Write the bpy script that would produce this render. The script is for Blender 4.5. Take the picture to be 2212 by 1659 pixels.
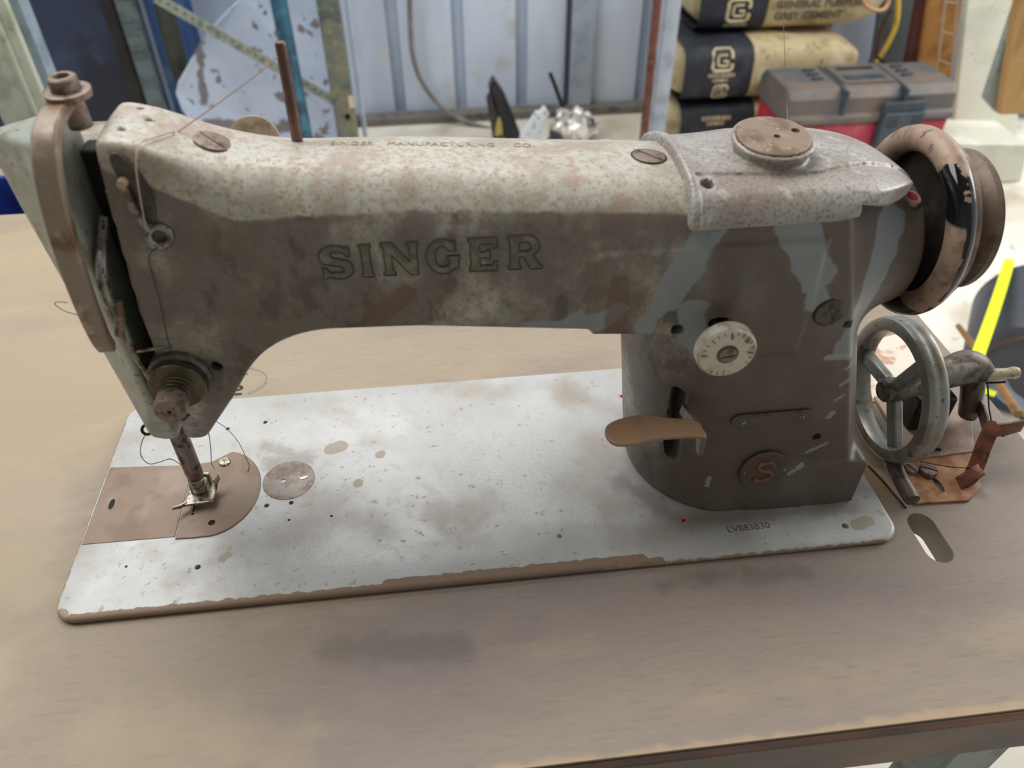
import bpy, bmesh, math, random
import numpy as np
from mathutils import Vector, Matrix
random.seed(7)
for o in list(bpy.data.objects): bpy.data.objects.remove(o)
SC = bpy.context.scene; COL = SC.collection
H0 = 750.0                      # table top above the floor, mm; all shapes below are in mm with z = 0 on the table top
def W(p): return Vector((p[0]*.001, p[1]*.001, (p[2]+H0)*.001))

# ---------------------------------------------------------------- camera
CC = np.array([221.1546, -251.9851, 370.8535])
RR = np.array([[0.99367633, -0.11212054, -0.00602854], [-0.07862748, -0.65650389, -0.75021354], [0.08015659, 0.74594345, -0.66116813]])
FP = 1680.0
cam = bpy.data.cameras.new('camera'); co = bpy.data.objects.new('camera', cam); COL.objects.link(co); SC.camera = co
cam.sensor_width = 36; cam.sensor_fit = 'HORIZONTAL'; cam.lens = FP/2212*36; cam.clip_start = .01; cam.clip_end = 60
m3 = Matrix(((RR[0][0], -RR[1][0], -RR[2][0]), (RR[0][1], -RR[1][1], -RR[2][1]), (RR[0][2], -RR[1][2], -RR[2][2])))
co.matrix_world = Matrix.Translation(W(CC)) @ m3.to_4x4()
cam.dof.use_dof = True; cam.dof.focus_distance = .47; cam.dof.aperture_fstop = 9.0
def U(u, v, x=None, y=None, z=None):       # where the sight line of a photo point meets a plane of the place
    d = RR.T @ np.array([(u-1106)/FP, (v-829.5)/FP, 1.0])
    t = (x-CC[0])/d[0] if x is not None else (y-CC[1])/d[1] if y is not None else (z-CC[2])/d[2]
    return tuple(CC+t*d)

# ---------------------------------------------------------------- world and light
wd = bpy.data.worlds.new('daylight'); SC.world = wd; wd.use_nodes = True
wd.node_tree.nodes['Background'].inputs[0].default_value = (.90, .94, 1.0, 1)
wd.node_tree.nodes['Background'].inputs[1].default_value = .8
def area(name, loc, target, sx, sy, power, col):
    l = bpy.data.lights.new(name, 'AREA'); l.shape = 'RECTANGLE'; l.size = sx; l.size_y = sy; l.energy = power; l.color = col
    o = bpy.data.objects.new(name, l); COL.objects.link(o); o.location = loc
    o.rotation_euler = (Vector(target)-Vector(loc)).to_track_quat('-Z', 'Y').to_euler(); return o
area('roller_door_daylight', (4.0, 1.6, 2.2), (1.6, 1.4, 0), 2.4, 2.4, 110, (1, .97, .92))
area('skylight_panel', (-.45, .75, 2.95), (-.2, .45, .8), 2.8, 2.0, 120, (1, .985, .96))
SC.view_settings.view_transform = 'Standard'; SC.view_settings.look = 'None'; SC.view_settings.gamma = 1
SC.view_settings.use_curve_mapping = False; SC.view_settings.exposure = 0.1

# ---------------------------------------------------------------- materials
def lin(c):
    if isinstance(c, str): c = [int(c[i:i+2], 16)/255 for i in (1, 3, 5)]
    return tuple((x/12.92 if x <= .04045 else ((x+.055)/1.055)**2.4) for x in c)+(1,)
class Mat:
    """procedural material: a base colour with layers of stains on top, in place coordinates (mm)"""
    def __init__(s, name, base, rough=.55, metal=0, spec=.5):
        s.m = bpy.data.materials.new(name); s.m.use_nodes = True; s.t = s.m.node_tree; s.n = s.t.nodes
        s.b = s.n['Principled BSDF']; s.b.inputs['Roughness'].default_value = rough; s.b.inputs['Metallic'].default_value = metal
        s.b.inputs['Specular IOR Level'].default_value = spec
        s.rough = rough; s.rsock = None; s.msock = None; s.metal = metal
        s.b.inputs['Base Color'].default_value = lin(base); s.sock = None; s.base = lin(base); s.pos = None
    def link(s, a, b): s.t.links.new(a, b)
    def P(s):
        if s.pos is None:
            g = s.n.new('ShaderNodeNewGeometry'); v = s.n.new('ShaderNodeVectorMath'); v.operation = 'SUBTRACT'; v.inputs[1].default_value = (0, 0, H0*.001)
            s.link(g.outputs['Position'], v.inputs[0]); k = s.n.new('ShaderNodeVectorMath'); k.operation = 'SCALE'; k.inputs['Scale'].default_value = 1000
            s.link(v.outputs[0], k.inputs[0]); s.pos = k.outputs[0]
        return s.pos
    def math(s, op, a, b=None, c=None):
        n = s.n.new('ShaderNodeMath'); n.operation = op
        for i, x in enumerate((a, b, c)):
            if x is None: continue
            if isinstance(x, (int, float)): n.inputs[i].default_value = x
            else: s.link(x, n.inputs[i])
        return n.outputs[0]
    def ramp(s, f, lo, hi):
        n = s.n.new('ShaderNodeMapRange'); n.interpolation_type = 'SMOOTHSTEP'; s.link(f, n.inputs['Value'])
        n.inputs['From Min'].default_value = lo; n.inputs['From Max'].default_value = hi; return n.outputs[0]
    def noise(s, size, detail=4, stretch=(1, 1, 1), seed=0, rough=.55):
        mp = s.n.new('ShaderNodeMapping'); s.link(s.P(), mp.inputs['Vector'])
        mp.inputs['Scale'].default_value = tuple(1.0/(size*k) for k in stretch); mp.inputs['Location'].default_value = (seed*7.3, seed*3.1, seed*5.7)
        n = s.n.new('ShaderNodeTexNoise'); n.inputs['Scale'].default_value = 1; n.inputs['Detail'].default_value = detail; n.inputs['Roughness'].default_value = rough
        s.link(mp.outputs[0], n.inputs['Vector']); return n.outputs['Fac']
    def put(s, mask, col, rough=None, metal=None, amount=1.0):
        if amount != 1: mask = s.math('MULTIPLY', mask, amount)
        n = s.n.new('ShaderNodeMix'); n.data_type = 'RGBA'; s.link(mask, n.inputs[0])
        if s.sock is None: n.inputs[6].default_value = s.base
        else: s.link(s.sock, n.inputs[6])
        n.inputs[7].default_value = lin(col); s.sock = n.outputs[2]; s.link(s.sock, s.b.inputs['Base Color'])
        for which, val in (('r', rough), ('m', metal)):
            if val is None: continue
            f = s.n.new('ShaderNodeMix'); s.link(mask, f.inputs[0])
            cur = s.rsock if which == 'r' else s.msock
            if cur is None: f.inputs[2].default_value = s.rough if which == 'r' else s.metal
            else: s.link(cur, f.inputs[2])
            f.inputs[3].default_value = val
            if which == 'r': s.rsock = f.outputs[0]; s.link(f.outputs[0], s.b.inputs['Roughness'])
            else: s.msock = f.outputs[0]; s.link(f.outputs[0], s.b.inputs['Metallic'])
        return s
    def stain(s, col, size, lo, hi, detail=4, stretch=(1, 1, 1), seed=0, rough=None, metal=None, amount=1.0, within=None):
        k = s.ramp(s.noise(size, detail, stretch, seed), lo, hi)
        if within is not None: k = s.math('MULTIPLY', k, within)
        return s.put(k, col, rough, metal, amount)
    def axis(s, a):
        n = s.n.new('ShaderNodeSeparateXYZ'); s.link(s.P(), n.inputs[0]); return n.outputs['XYZ'.index(a)]
    def blob(s, segs, wob=3.0, wsize=9.0, soft=1.2, axes='XZ', seed=3):
        """mask of capsules (a0,b0,a1,b1,r) in a plane of the place, with a ragged edge"""
        a, b = s.axis(axes[0]), s.axis(axes[1]); out = None
        w = s.math('MULTIPLY', s.math('SUBTRACT', s.noise(wsize, 3, seed=seed), .5), wob*4)
        for (a0, b0, a1, b1, r) in segs:
            da, db = a1-a0, b1-b0; L = da*da+db*db or 1e-6
            pa = s.math('SUBTRACT', a, a0); pb = s.math('SUBTRACT', b, b0)
            h = s.math('DIVIDE', s.math('ADD', s.math('MULTIPLY', pa, da), s.math('MULTIPLY', pb, db)), L)
            n = s.n.new('ShaderNodeClamp'); s.link(h, n.inputs[0]); h = n.outputs[0]
            qa = s.math('SUBTRACT', pa, s.math('MULTIPLY', h, da)); qb = s.math('SUBTRACT', pb, s.math('MULTIPLY', h, db))
            d = s.math('SQRT', s.math('ADD', s.math('MULTIPLY', qa, qa), s.math('MULTIPLY', qb, qb)))
            d = s.math('SUBTRACT', s.math('ADD', d, w), r); out = d if out is None else s.math('MINIMUM', out, d)
        return s.ramp(out, soft, -soft)
    def bump(s, size, dist, detail=3, stretch=(1, 1, 1), seed=0):
        b = s.n.new('ShaderNodeBump'); b.inputs['Distance'].default_value = dist*.001; b.inputs['Strength'].default_value = 1
        s.link(s.noise(size, detail, stretch, seed), b.inputs['Height']); s.link(b.outputs[0], s.b.inputs['Normal']); return s
MS = {}
def simple(key, base, rough=.55, metal=0, stains=(), bump=None, spec=.5):
    if key in MS: return MS[key].m
    M = Mat(key, base, rough, metal, spec); MS[key] = M
    for st in stains: M.stain(*st[:4], **(st[4] if len(st) > 4 else {}))
    if bump: M.bump(*bump)
    return M.m

# ---------------------------------------------------------------- mesh helpers
def mm(name, V, F, mat, parent=None, origin=None, smooth=35, bevel=0, bseg=2, recalc=True, subd=0, kind=None):
    """one mesh object from vertices in mm"""
    me = bpy.data.meshes.new(name)
    if origin is None: origin = parent['_base'] if parent is not None and '_base' in parent else (0, 0, 0)
    og = W(origin)
    if isinstance(V, np.ndarray):
        A = V*.001; A = A+np.array([0, 0, H0*.001])-np.array(og); vs = A.tolist()
    else: vs = [tuple(W(p)-og) for p in V]
    me.from_pydata(vs, [], F if isinstance(F, list) else F.tolist())
    if recalc:
        b = bmesh.new(); b.from_mesh(me); bmesh.ops.recalc_face_normals(b, faces=b.faces); b.to_mesh(me); b.free()
    me.update()
    if smooth:
        me.polygons.foreach_set('use_smooth', [True]*len(me.polygons)); me.set_sharp_from_angle(angle=math.radians(smooth))
    me.materials.append(mat)
    o = bpy.data.objects.new(name, me); COL.objects.link(o)
    if parent is not None:
        o.parent = parent; pb = W(top_base(parent)); o.location = og-pb
    else: o.location = og
    o['_base'] = tuple(origin)
    if bevel:
        md = o.modifiers.new('bevel', 'BEVEL'); md.width = bevel*.001; md.segments = bseg; md.limit_method = 'ANGLE'; md.angle_limit = math.radians(40)
    if subd:
        md = o.modifiers.new('subd', 'SUBSURF'); md.levels = subd; md.render_levels = subd
    if kind: o['kind'] = kind
    return o
def top_base(p): return tuple(p['_base'])
def tag(o, label, cat, group=None):
    o['label'] = label; o['category'] = cat
    if group: o['group'] = group
    return o
def thing(name, label, cat, base, group=None):
    o = bpy.data.objects.new(name, None); COL.objects.link(o); o.location = W(base); o.empty_display_size = .02; o['_base'] = tuple(base); return tag(o, label, cat, group)
def struct(o): o['kind'] = 'structure'; return o
def ortho(d):
    d = Vector(d).normalized(); a = Vector((0, 0, 1)) if abs(d.z) < .9 else Vector((1, 0, 0))
    u = d.cross(a).normalized(); return u, d.cross(u).normalized()
class MB:
    def __init__(s): s.v = []; s.f = []
    def add(s, v, f):
        k = len(s.v); s.v += [tuple(p) for p in v]; s.f += [[i+k for i in q] for q in f]; return s
    def box(s, a, b):
        (x0, y0, z0), (x1, y1, z1) = a, b
        return s.add([(x0, y0, z0), (x1, y0, z0), (x1, y1, z0), (x0, y1, z0), (x0, y0, z1), (x1, y0, z1), (x1, y1, z1), (x0, y1, z1)],
                     [(0, 3, 2, 1), (4, 5, 6, 7), (0, 1, 5, 4), (1, 2, 6, 5), (2, 3, 7, 6), (3, 0, 4, 7)])
    def bar(s, p0, p1, w, t, side=None):
        """rectangular bar from p0 to p1, width w along side, thickness t"""
        p0, p1 = Vector(p0), Vector(p1); d = (p1-p0).normalized()
        u = ortho(d)[0] if side is None else (Vector(side)-d*Vector(side).dot(d)).normalized(); n = d.cross(u)
        c = [(-1, -1), (1, -1), (1, 1), (-1, 1)]
        return s.add([p+u*a*w/2+n*b*t/2 for p in (p0, p1) for a, b in c], [(3, 2, 1, 0), (4, 5, 6, 7), (0, 1, 5, 4), (1, 2, 6, 5), (2, 3, 7, 6), (3, 0, 4, 7)])
    def cyl(s, p0, p1, r0, r1=None, n=28, cap=True):
        r1 = r0 if r1 is None else r1; p0, p1 = Vector(p0), Vector(p1); u, w = ortho(p1-p0)
        R = [[p+(u*math.cos(2*math.pi*i/n)+w*math.sin(2*math.pi*i/n))*r for i in range(n)] for p, r in ((p0, r0), (p1, r1))]
        F = [(i, (i+1) % n, n+(i+1) % n, n+i) for i in range(n)]
        if cap: F += [tuple(range(n-1, -1, -1)), tuple(range(n, 2*n))]
        return s.add(R[0]+R[1], F)
    def lathe(s, prof, o, axis, n=48, close=True):
        """prof = (t along axis, radius); closed profile loop if close"""
        o = Vector(o); a = Vector(axis).normalized(); u, w = ortho(a); V = []; m = len(prof)
        for i in range(n):
            c = u*math.cos(2*math.pi*i/n)+w*math.sin(2*math.pi*i/n)
            V += [o+a*t+c*max(r, 1e-4) for t, r in prof]
        F = []
        for i in range(n):
            j = (i+1) % n
            for k in range(m if close else m-1):
                l = (k+1) % m; F.append((i*m+k, i*m+l, j*m+l, j*m+k))
        if not close:
            F.append(tuple(i*m for i in range(n))); F.append(tuple(i*m+m-1 for i in range(n)))
        return s.add(V, F)
    def tube(s, path, r, n=10, closed=False, flat=None):
        P = [Vector(p) for p in path]; m = len(P); rr = r if isinstance(r, (list, tuple)) else [r]*m
        T = [((P[(i+1) % m] if closed or i < m-1 else P[i])-(P[i-1] if closed or i > 0 else P[i])).normalized() for i in range(m)]
        u = ortho(T[0])[0]; V = []
        for i in range(m):
            u = (u-T[i]*u.dot(T[i])); u = u.normalized() if u.length > 1e-6 else ortho(T[i])[0]; w = T[i].cross(u)
            V += [P[i]+(u*math.cos(2*math.pi*k/n)+w*math.sin(2*math.pi*k/n))*rr[i] for k in range(n)]
        F = []
        for i in range(m if closed else m-1):
            j = (i+1) % m
            F += [(i*n+k, i*n+(k+1) % n, j*n+(k+1) % n, j*n+k) for k in range(n)]
        if not closed: F += [tuple(range(n-1, -1, -1)), tuple((m-1)*n+k for k in range(n))]
        return s.add(V, F)
    def strip(s, path, side, w, t):
        """bent flat strip: path points, width vector(s) side, width w, thickness t"""
        P = [Vector(p) for p in path]; m = len(P); V = []
        for i in range(m):
            d = (P[min(i+1, m-1)]-P[max(i-1, 0)]).normalized(); sd = Vector(side[i] if isinstance(side, list) else side)
            u = (sd-d*sd.dot(d)).normalized(); n = d.cross(u); ww = w[i] if isinstance(w, list) else w
            V += [P[i]+u*a*ww/2+n*b*t/2 for a, b in ((-1, -1), (1, -1), (1, 1), (-1, 1))]
        F = [(3, 2, 1, 0), tuple((m-1)*4+k for k in range(4))]
        for i in range(m-1): F += [(i*4+k, i*4+(k+1) % 4, i*4+4+(k+1) % 4, i*4+4+k) for k in range(4)]
        return s.add(V, F)
    def prism(s, pts, vec):
        m = len(pts); vec = Vector(vec); A = [Vector(p) for p in pts]
        return s.add(A+[p+vec for p in A], [tuple(range(m-1, -1, -1)), tuple(range(m, 2*m))]+[(i, (i+1) % m, m+(i+1) % m, m+i) for i in range(m)])
    def build(s, name, mat, parent=None, **k): return mm(name, s.v, s.f, mat, parent, **k)
def spline(pts, n=8, closed=False):
    P = [Vector(p) for p in pts]; m = len(P); out = []
    for i in range(m if closed else m-1):
        p0, p1, p2, p3 = (P[(i-1) % m], P[i], P[(i+1) % m], P[(i+2) % m]) if closed else (P[max(i-1, 0)], P[i], P[i+1], P[min(i+2, m-1)])
        for k in range(n):
            t = k/n; out.append(.5*((2*p1)+(p2-p0)*t+(2*p0-5*p1+4*p2-p3)*t*t+(3*p1-p0-3*p2+p3)*t**3))
    if not closed: out.append(P[-1])
    return out
def rrect(cx, cy, w, h, r, n=5):
    out = []
    for sx, sy, a0 in ((1, -1, -90), (1, 1, 0), (-1, 1, 90), (-1, -1, 180)):
        for k in range(n+1):
            a = math.radians(a0+90*k/n); out.append((cx+sx*(w/2-r)+r*math.cos(a), cy+sy*(h/2-r)+r*math.sin(a)))
    return out
def cut(o, cutters):
    """bore holes through a mesh object"""
    b = MB()
    for c in cutters: b.add(c.v, c.f)
    k = mm('cutter', b.v, b.f, o.data.materials[0], None, smooth=0)
    md = o.modifiers.new('holes', 'BOOLEAN'); md.operation = 'DIFFERENCE'; md.solver = 'EXACT'; md.object = k
    bpy.context.view_layer.update(); dg = bpy.context.evaluated_depsgraph_get()
    nm = bpy.data.meshes.new_from_object(o.evaluated_get(dg)); o.modifiers.clear(); o.data = nm
    bpy.data.objects.remove(k); return o
def text(body, size, origin, xdir, ydir, mat, name, parent, ext=.12, sx=1.0, align='CENTER', bold=0):
    """raised or printed lettering on a surface; xdir reading direction, ydir up"""
    cu = bpy.data.curves.new(name, 'FONT'); cu.body = body; cu.size = size*.001; cu.align_x = align; cu.align_y = 'CENTER'; cu.extrude = ext*.001; cu.offset = bold*.001; cu.resolution_u = 3
    t = bpy.data.objects.new('tmp', cu); COL.objects.link(t); bpy.context.view_layer.update()
    me = bpy.data.meshes.new_from_object(t.evaluated_get(bpy.context.evaluated_depsgraph_get())); bpy.data.objects.remove(t); me.name = name
    x = Vector(xdir).normalized(); y = Vector(ydir); y = (y-x*y.dot(x)).normalized(); z = x.cross(y)
    M = Matrix(((x.x*sx, y.x, z.x), (x.y*sx, y.y, z.y), (x.z*sx, y.z, z.z))); me.transform(M.to_4x4())
    me.materials.clear(); me.materials.append(mat)
    o = bpy.data.objects.new(name, me); COL.objects.link(o); o['_base'] = tuple(origin)
    if parent is not None: o.parent = parent; o.location = W(origin)-W(top_base(parent))
    else: o.location = W(origin)
    return o
# ---------------------------------------------------------------- casting helper: distance fields meshed by surface nets
def smin(a, b, k): h = np.clip(.5+.5*(b-a)/k, 0, 1); return b*(1-h)+a*h-k*h*(1-h)
def smax(a, b, k): return -smin(-a, -b, k)
def cyly(X, Y, Z, x, z, r): return np.sqrt((X-x)**2+(Z-z)**2)-r+0*Y
def casting(fn, lo, hi, h):
    ax = [np.arange(lo[i], hi[i]+h, h, dtype=np.float32) for i in range(3)]
    F = np.asarray(fn(ax[0][:, None, None], ax[1][None, :, None], ax[2][None, None, :])).astype(np.float32)
    F = np.broadcast_to(F, tuple(len(a) for a in ax)).copy(); S = F < 0
    c = np.zeros(tuple(n-1 for n in F.shape), np.int8)
    for dx in (0, 1):
        for dy in (0, 1):
            for dz in (0, 1): c += S[dx:S.shape[0]-1+dx, dy:S.shape[1]-1+dy, dz:S.shape[2]-1+dz]
    act = (c > 0) & (c < 8); I = np.argwhere(act); idx = np.full(act.shape, -1, np.int64); idx[act] = np.arange(len(I))
    acc = np.zeros((len(I), 3)); cnt = np.zeros(len(I))
    for a in range(3):
        o1, o2 = [k for k in range(3) if k != a]
        for p in (0, 1):
            for q in (0, 1):
                A = I.copy(); A[:, o1] += p; A[:, o2] += q; B = A.copy(); B[:, a] += 1
                fa = F[A[:, 0], A[:, 1], A[:, 2]]; fb = F[B[:, 0], B[:, 1], B[:, 2]]; m = (fa < 0) != (fb < 0)
                t = np.where(m, fa/np.where(m, fa-fb, 1), 0); pt = A.astype(float); pt[:, a] += t
                acc[m] += pt[m]; cnt[m] += 1
    V = acc/cnt[:, None]*h+np.array(lo)
    Q = []
    for a in range(3):
        o1, o2 = (a+1) % 3, (a+2) % 3
        sl = [slice(None)]*3; s2 = [slice(None)]*3; sl[a] = slice(0, -1); s2[a] = slice(1, None)
        ch = S[tuple(sl)] != S[tuple(s2)]; E = np.argwhere(ch)
        ok = (E[:, o1] > 0) & (E[:, o2] > 0) & (E[:, o1] < F.shape[o1]-1) & (E[:, o2] < F.shape[o2]-1); E = E[ok]
        q = []
        for p, r in ((0, 0), (1, 0), (1, 1), (0, 1)):
            K = E.copy(); K[:, o1] -= p; K[:, o2] -= r; q.append(idx[K[:, 0], K[:, 1], K[:, 2]])
        q = np.stack(q, 1); ins = S[E[:, 0], E[:, 1], E[:, 2]]; q[~ins] = q[~ins][:, ::-1]; Q.append(q)
    Q = np.concatenate(Q); g = lambda v: np.asarray(fn(v[:, 0], v[:, 1], v[:, 2]))
    for _ in range(3):                      # pull the vertices onto the true surface
        e = .3; f0 = g(V); G = np.stack([(g(V+np.eye(3)[i]*e)-g(V-np.eye(3)[i]*e))/(2*e) for i in range(3)], 1)
        st = f0[:, None]*G/np.maximum((G*G).sum(1), .2)[:, None]; n = np.linalg.norm(st, axis=1, keepdims=True); V = V-st*np.minimum(1, h*.5/np.maximum(n, 1e-9))
    return V, Q

def onto(fn, p, d):
    """walk from p along d to the surface of a casting"""
    p = np.array(p, float); d = np.array(d, float)/np.linalg.norm(d); f = lambda q: float(np.asarray(fn(q[:1], q[1:2], q[2:3])).ravel()[0])
    t = 0.0
    for _ in range(60):
        v = f(p+d*t)
        if v < .01 or t > 120: break
        t += max(v*.85, .01)
    q = p+d*t; e = .5; n = np.array([f(q+np.eye(3)[i]*e)-f(q-np.eye(3)[i]*e) for i in range(3)]); return Vector(q), Vector(n/np.linalg.norm(n))
# ================================================================ materials of the machine
G_RUST = '#6b4a35'; G_FILM = '#6a6058'
pm = Mat('grimy_grey_paint', '#b4b2aa', .36)                    # aged hammered paint
zz = pm.axis('Z')
pm.stain('#9d988c', 26, .45, .65, 5, seed=1)
pm.stain('#9c8568', 3.4, .46, .62, 6, seed=2, rough=.6, amount=.6)
pm.stain('#86704f', 1.5, .54, .66, 3, seed=5, rough=.65, amount=.6)
pm.stain('#9a857a', 34, .56, .66, 3, seed=15, rough=.6, amount=.7)
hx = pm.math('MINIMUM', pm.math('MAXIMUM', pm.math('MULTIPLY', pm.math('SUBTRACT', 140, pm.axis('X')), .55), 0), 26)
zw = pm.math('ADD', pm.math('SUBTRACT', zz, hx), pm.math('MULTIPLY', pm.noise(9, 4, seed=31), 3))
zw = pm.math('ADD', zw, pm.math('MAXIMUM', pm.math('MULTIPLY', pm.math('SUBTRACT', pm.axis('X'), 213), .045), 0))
front = pm.ramp(zw, 213.2, 211.2)                                   # the sides keep a brown oily film, darkened to carry their shade too
film_shade = pm.math('MULTIPLY', front, pm.ramp(pm.noise(30, 5, (1, 1, 1.3), 9), .28, .55))
pm.put(film_shade, '#5f564e', .45, None, .85)
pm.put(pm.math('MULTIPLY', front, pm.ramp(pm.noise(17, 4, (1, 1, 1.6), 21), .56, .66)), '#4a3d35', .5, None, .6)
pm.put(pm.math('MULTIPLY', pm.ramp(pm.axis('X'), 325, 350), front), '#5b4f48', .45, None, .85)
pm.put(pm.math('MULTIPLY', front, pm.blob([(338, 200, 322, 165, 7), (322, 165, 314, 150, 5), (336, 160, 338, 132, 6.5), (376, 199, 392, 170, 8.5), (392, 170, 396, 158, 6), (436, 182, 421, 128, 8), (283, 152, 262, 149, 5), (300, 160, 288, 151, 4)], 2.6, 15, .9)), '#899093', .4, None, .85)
pm.put(pm.blob([(412, 121, 428, 120.5, 2), (424, 112, 429, 116, .9), (424, 101, 427, 104, .9), (424, 90, 428, 94, .8), (411, 36, 417, 42, 1.3), (418, 51, 428, 57, 1), (365, 36, 365, 28, 1.2), (424, 78, 425, 81, 1.6)], .8, 3.5, .5), '#9ba3a3', .45, None, .7)
pm.put(pm.blob([(131, 206, 128, 200, 2), (259, 203, 260, 203, 1.6), (205, 172, 190, 160, 5), (300, 175, 300, 150, 5)], 1, 4, 1), '#6a4c36', .6, None, .6)
pm.bump(1.6, .12, 2)
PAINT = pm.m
cm = Mat('speckled_grey_enamel', '#a19d97', .3); cm.stain('#8c7d73', 40, .42, .62, 3, seed=4, amount=.75)
cm.stain('#6f6860', 1.7, .50, .61, 4, seed=6, rough=.5, amount=.7); cm.stain('#c3c4c0', 9, .58, .7, 3, seed=8, amount=.5); cm.bump(1.8, .15, 2); COVER = cm.m
bm = Mat('worn_white_bed_enamel', '#a7a8a7', .30)
bm.stain('#bfc2c4', 60, .4, .62, 3, seed=3, amount=.5)
bm.stain('#857c6c', 2.0, .64, .70, 3, seed=2, rough=.6, amount=.75, within=bm.ramp(bm.noise(70, 3, seed=22), .42, .6))
bm.stain('#a59c8b', 5, .5, .75, 6, seed=32, rough=.55, amount=.45)
bm.stain('#8f836f', 4.5, .66, .69, 3, seed=12, rough=.6, amount=.7)
bm.stain('#958a7b', 50, .50, .72, 6, seed=14, rough=.5, amount=.65)
bm.put(bm.blob([(142, 111, 147, 113, 5.2), (173, 102, 174, 103, 3), (85, 31, 88, 33, 2.6), (460, 14, 453, 12, 4), (160, 79, 160, 80, 3)], .7, 5, .5, 'XY'), '#93856f', .6, None, .8)
bm.put(bm.blob([(105, 103, 125, 105, 7), (118, 108, 100, 118, 5)], 3, 4, 4, 'XY'), '#857c74', .6, None, .6)
bm.put(bm.blob([(430, 45, 330, 20, 9), (440, 30, 470, 60, 6)], 2, 12, 9, 'XY'), '#7f7468', .6, None, .55)
bm.put(bm.blob([(118, 40, 150, 62, 12), (150, 60, 175, 40, 9), (60, 22, 100, 40, 6), (300, 150, 335, 120, 8)], 8, 16, 12, 'XY'), '#857b6d', .5, None, .5)
bm.put(bm.blob([(352, 27, 455, 25, 5), (322, 62, 340, 38, 5), (340, 36, 352, 28, 5)], 3, 9, 5, 'XY'), '#6d6055', .55, None, .55)
edge = bm.blob([(8, -1.5, 330, -1.5, 5.2), (180, 0, 320, 1, 6)], 1.1, 6, .4, 'XY'); bm.put(edge, '#7a6553', .65)
bm.put(bm.blob([(300, -2, 476, -2, 2.6), (-2, 8, -2, 160, 3.6), (4, 3, 4.5, 3.5, 4.5)], .9, 5, .4, 'XY'), '#8a7a68', .6)
bm.put(bm.blob([(352.8, 27.3, 354, 27.3, 2.1), (340.1, 138.8, 340.2, 138.8, 2.2)], .4, 3, .4, 'XY'), '#c0605f', .5, None, .8)
bm.bump(2.2, .1, 2); BED = bm.m
STEEL = simple('dull_steel', '#8f8d88', .38, .85, [('#6b5a4a', 6, .5, .65), ('#4d4036', 2.5, .58, .66)])
BRIGHT = simple('plated_steel', '#a09b8d', .32, .8, [('#5f5748', 3, .48, .66)])
RUSTB = simple('brown_rusted_steel', '#8a7868', .6, .25, [('#6c5746', 14, .42, .62), ('#a08d7b', 5, .58, .7)], (1.5, .1))
PLATE = simple('rust_bloomed_plate', '#796657', .5, .2, [('#6c5847', 18, .45, .68), ('#85766a', 30, .5, .7)])
DULL = simple('dull_disc_steel', '#857d76', .5, .3, [('#6f6058', 9, .46, .64), ('#9a948c', 5, .58, .68)])
DARK = simple('oily_black_iron', '#171514', .45, .3, [('#2e2822', 6, .45, .65)])
BLACKHOLE = simple('bore_shade_black', '#0c0a09', .8)  # near-black: the shade inside holes and the slot put into colour
GREENP = simple('grey_green_paint', '#9aa096', .38, 0, [('#8a8577', 14, .48, .68), ('#b7b8ae', 24, .55, .7), ('#75695a', 4, .6, .68)], (1.8, .1))
GUARD = simple('dusty_brown_guard', '#8b7c6e', .5, .15, [('#70543f', 22, .45, .62), ('#a09486', 8, .55, .7)])
BRASS = simple('tarnished_brass', '#5f5643', .42, .5, [('#4c4130', 6, .45, .65)])
DIALM = simple('brushed_dial_metal', '#b5b0a4', .36, .5, [('#958a7a', 9, .5, .68)])
LEVER = simple('tan_rust_lever', '#8c7059', .55, .15, [('#94724c', 10, .45, .65), ('#7d6757', 5, .55, .7)])
RED = simple('red_oil_mark', '#8e2222', .5)
THREAD = simple('dark_thread', '#3a3836', .8)
SCREW = simple('rusty_screw_head', '#857569', .5, .4, [('#5f4f42', 4, .48, .64)])
DEC = simple('faded_decal', '#615e52', .5, 0, [('#7d7869', 6, .45, .65)])
DECL = simple('decal_outline', '#38362f', .55)
GOLDF = simple('faded_gold_print', '#8f8566', .5, 0, [('#b5ad97', 4, .5, .66)])

# ================================================================ floor and wall
CONC = Mat('bright_concrete', '#cfc9bb', .6); CONC.stain('#a99b82', 260, .5, .68, 5, seed=2, amount=.7); CONC.stain('#e2dfd4', 400, .45, .6, 3, seed=4); CONC.stain('#8f8573', 30, .64, .7, 3, seed=6, amount=.5)
f = MB(); f.box((-3500, -2200, -870), (4200, 3200, -750)); struct(f.build('floor', CONC.m, smooth=0))
WALLP = simple('pale_corrugated_steel', '#c6d2e4', .42, .1, [('#b3bfd0', 260, .42, .62, dict(stretch=(1, 1, 3))), ('#767c80', 7, .72, .75), ('#bcc0c0', 120, .6, .75)])
prof = []; x = -2600.0
while x < 3600:
    for dx, dy in ((0, 0), (126, 0), (134, 42), (160, 42), (168, 0), (210, 0)): prof.append((x+dx, 2480+dy))
    x += 215
b = MB(); n = len(prof); V = [(px, py, -750) for px, py in prof]+[(px, py, 2289) for px, py in prof]
V += [(px, py+4, -750) for px, py in prof]+[(px, py+4, 2289) for px, py in prof]
F = [(i, i+1, n+i+1, n+i) for i in range(n-1)]+[(2*n+i+1, 2*n+i, 3*n+i, 3*n+i+1) for i in range(n-1)]
F += [(0, n, 3*n, 2*n), (n-1, 3*n-1, 4*n-1, 2*n-1)]+[(i, 2*n+i, 2*n+i+1, i+1) for i in range(n-1)]+[(n+i, n+i+1, 3*n+i+1, 3*n+i) for i in range(n-1)]
struct(mm('wall_back', V, F, WALLP, smooth=0))
SHED = simple('dull_shed_lining', '#8d8c86', .7, 0, [('#77756e', 400, .46, .62)])  # unseen shed walls and ceiling, added to hold back world light from front faces
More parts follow.
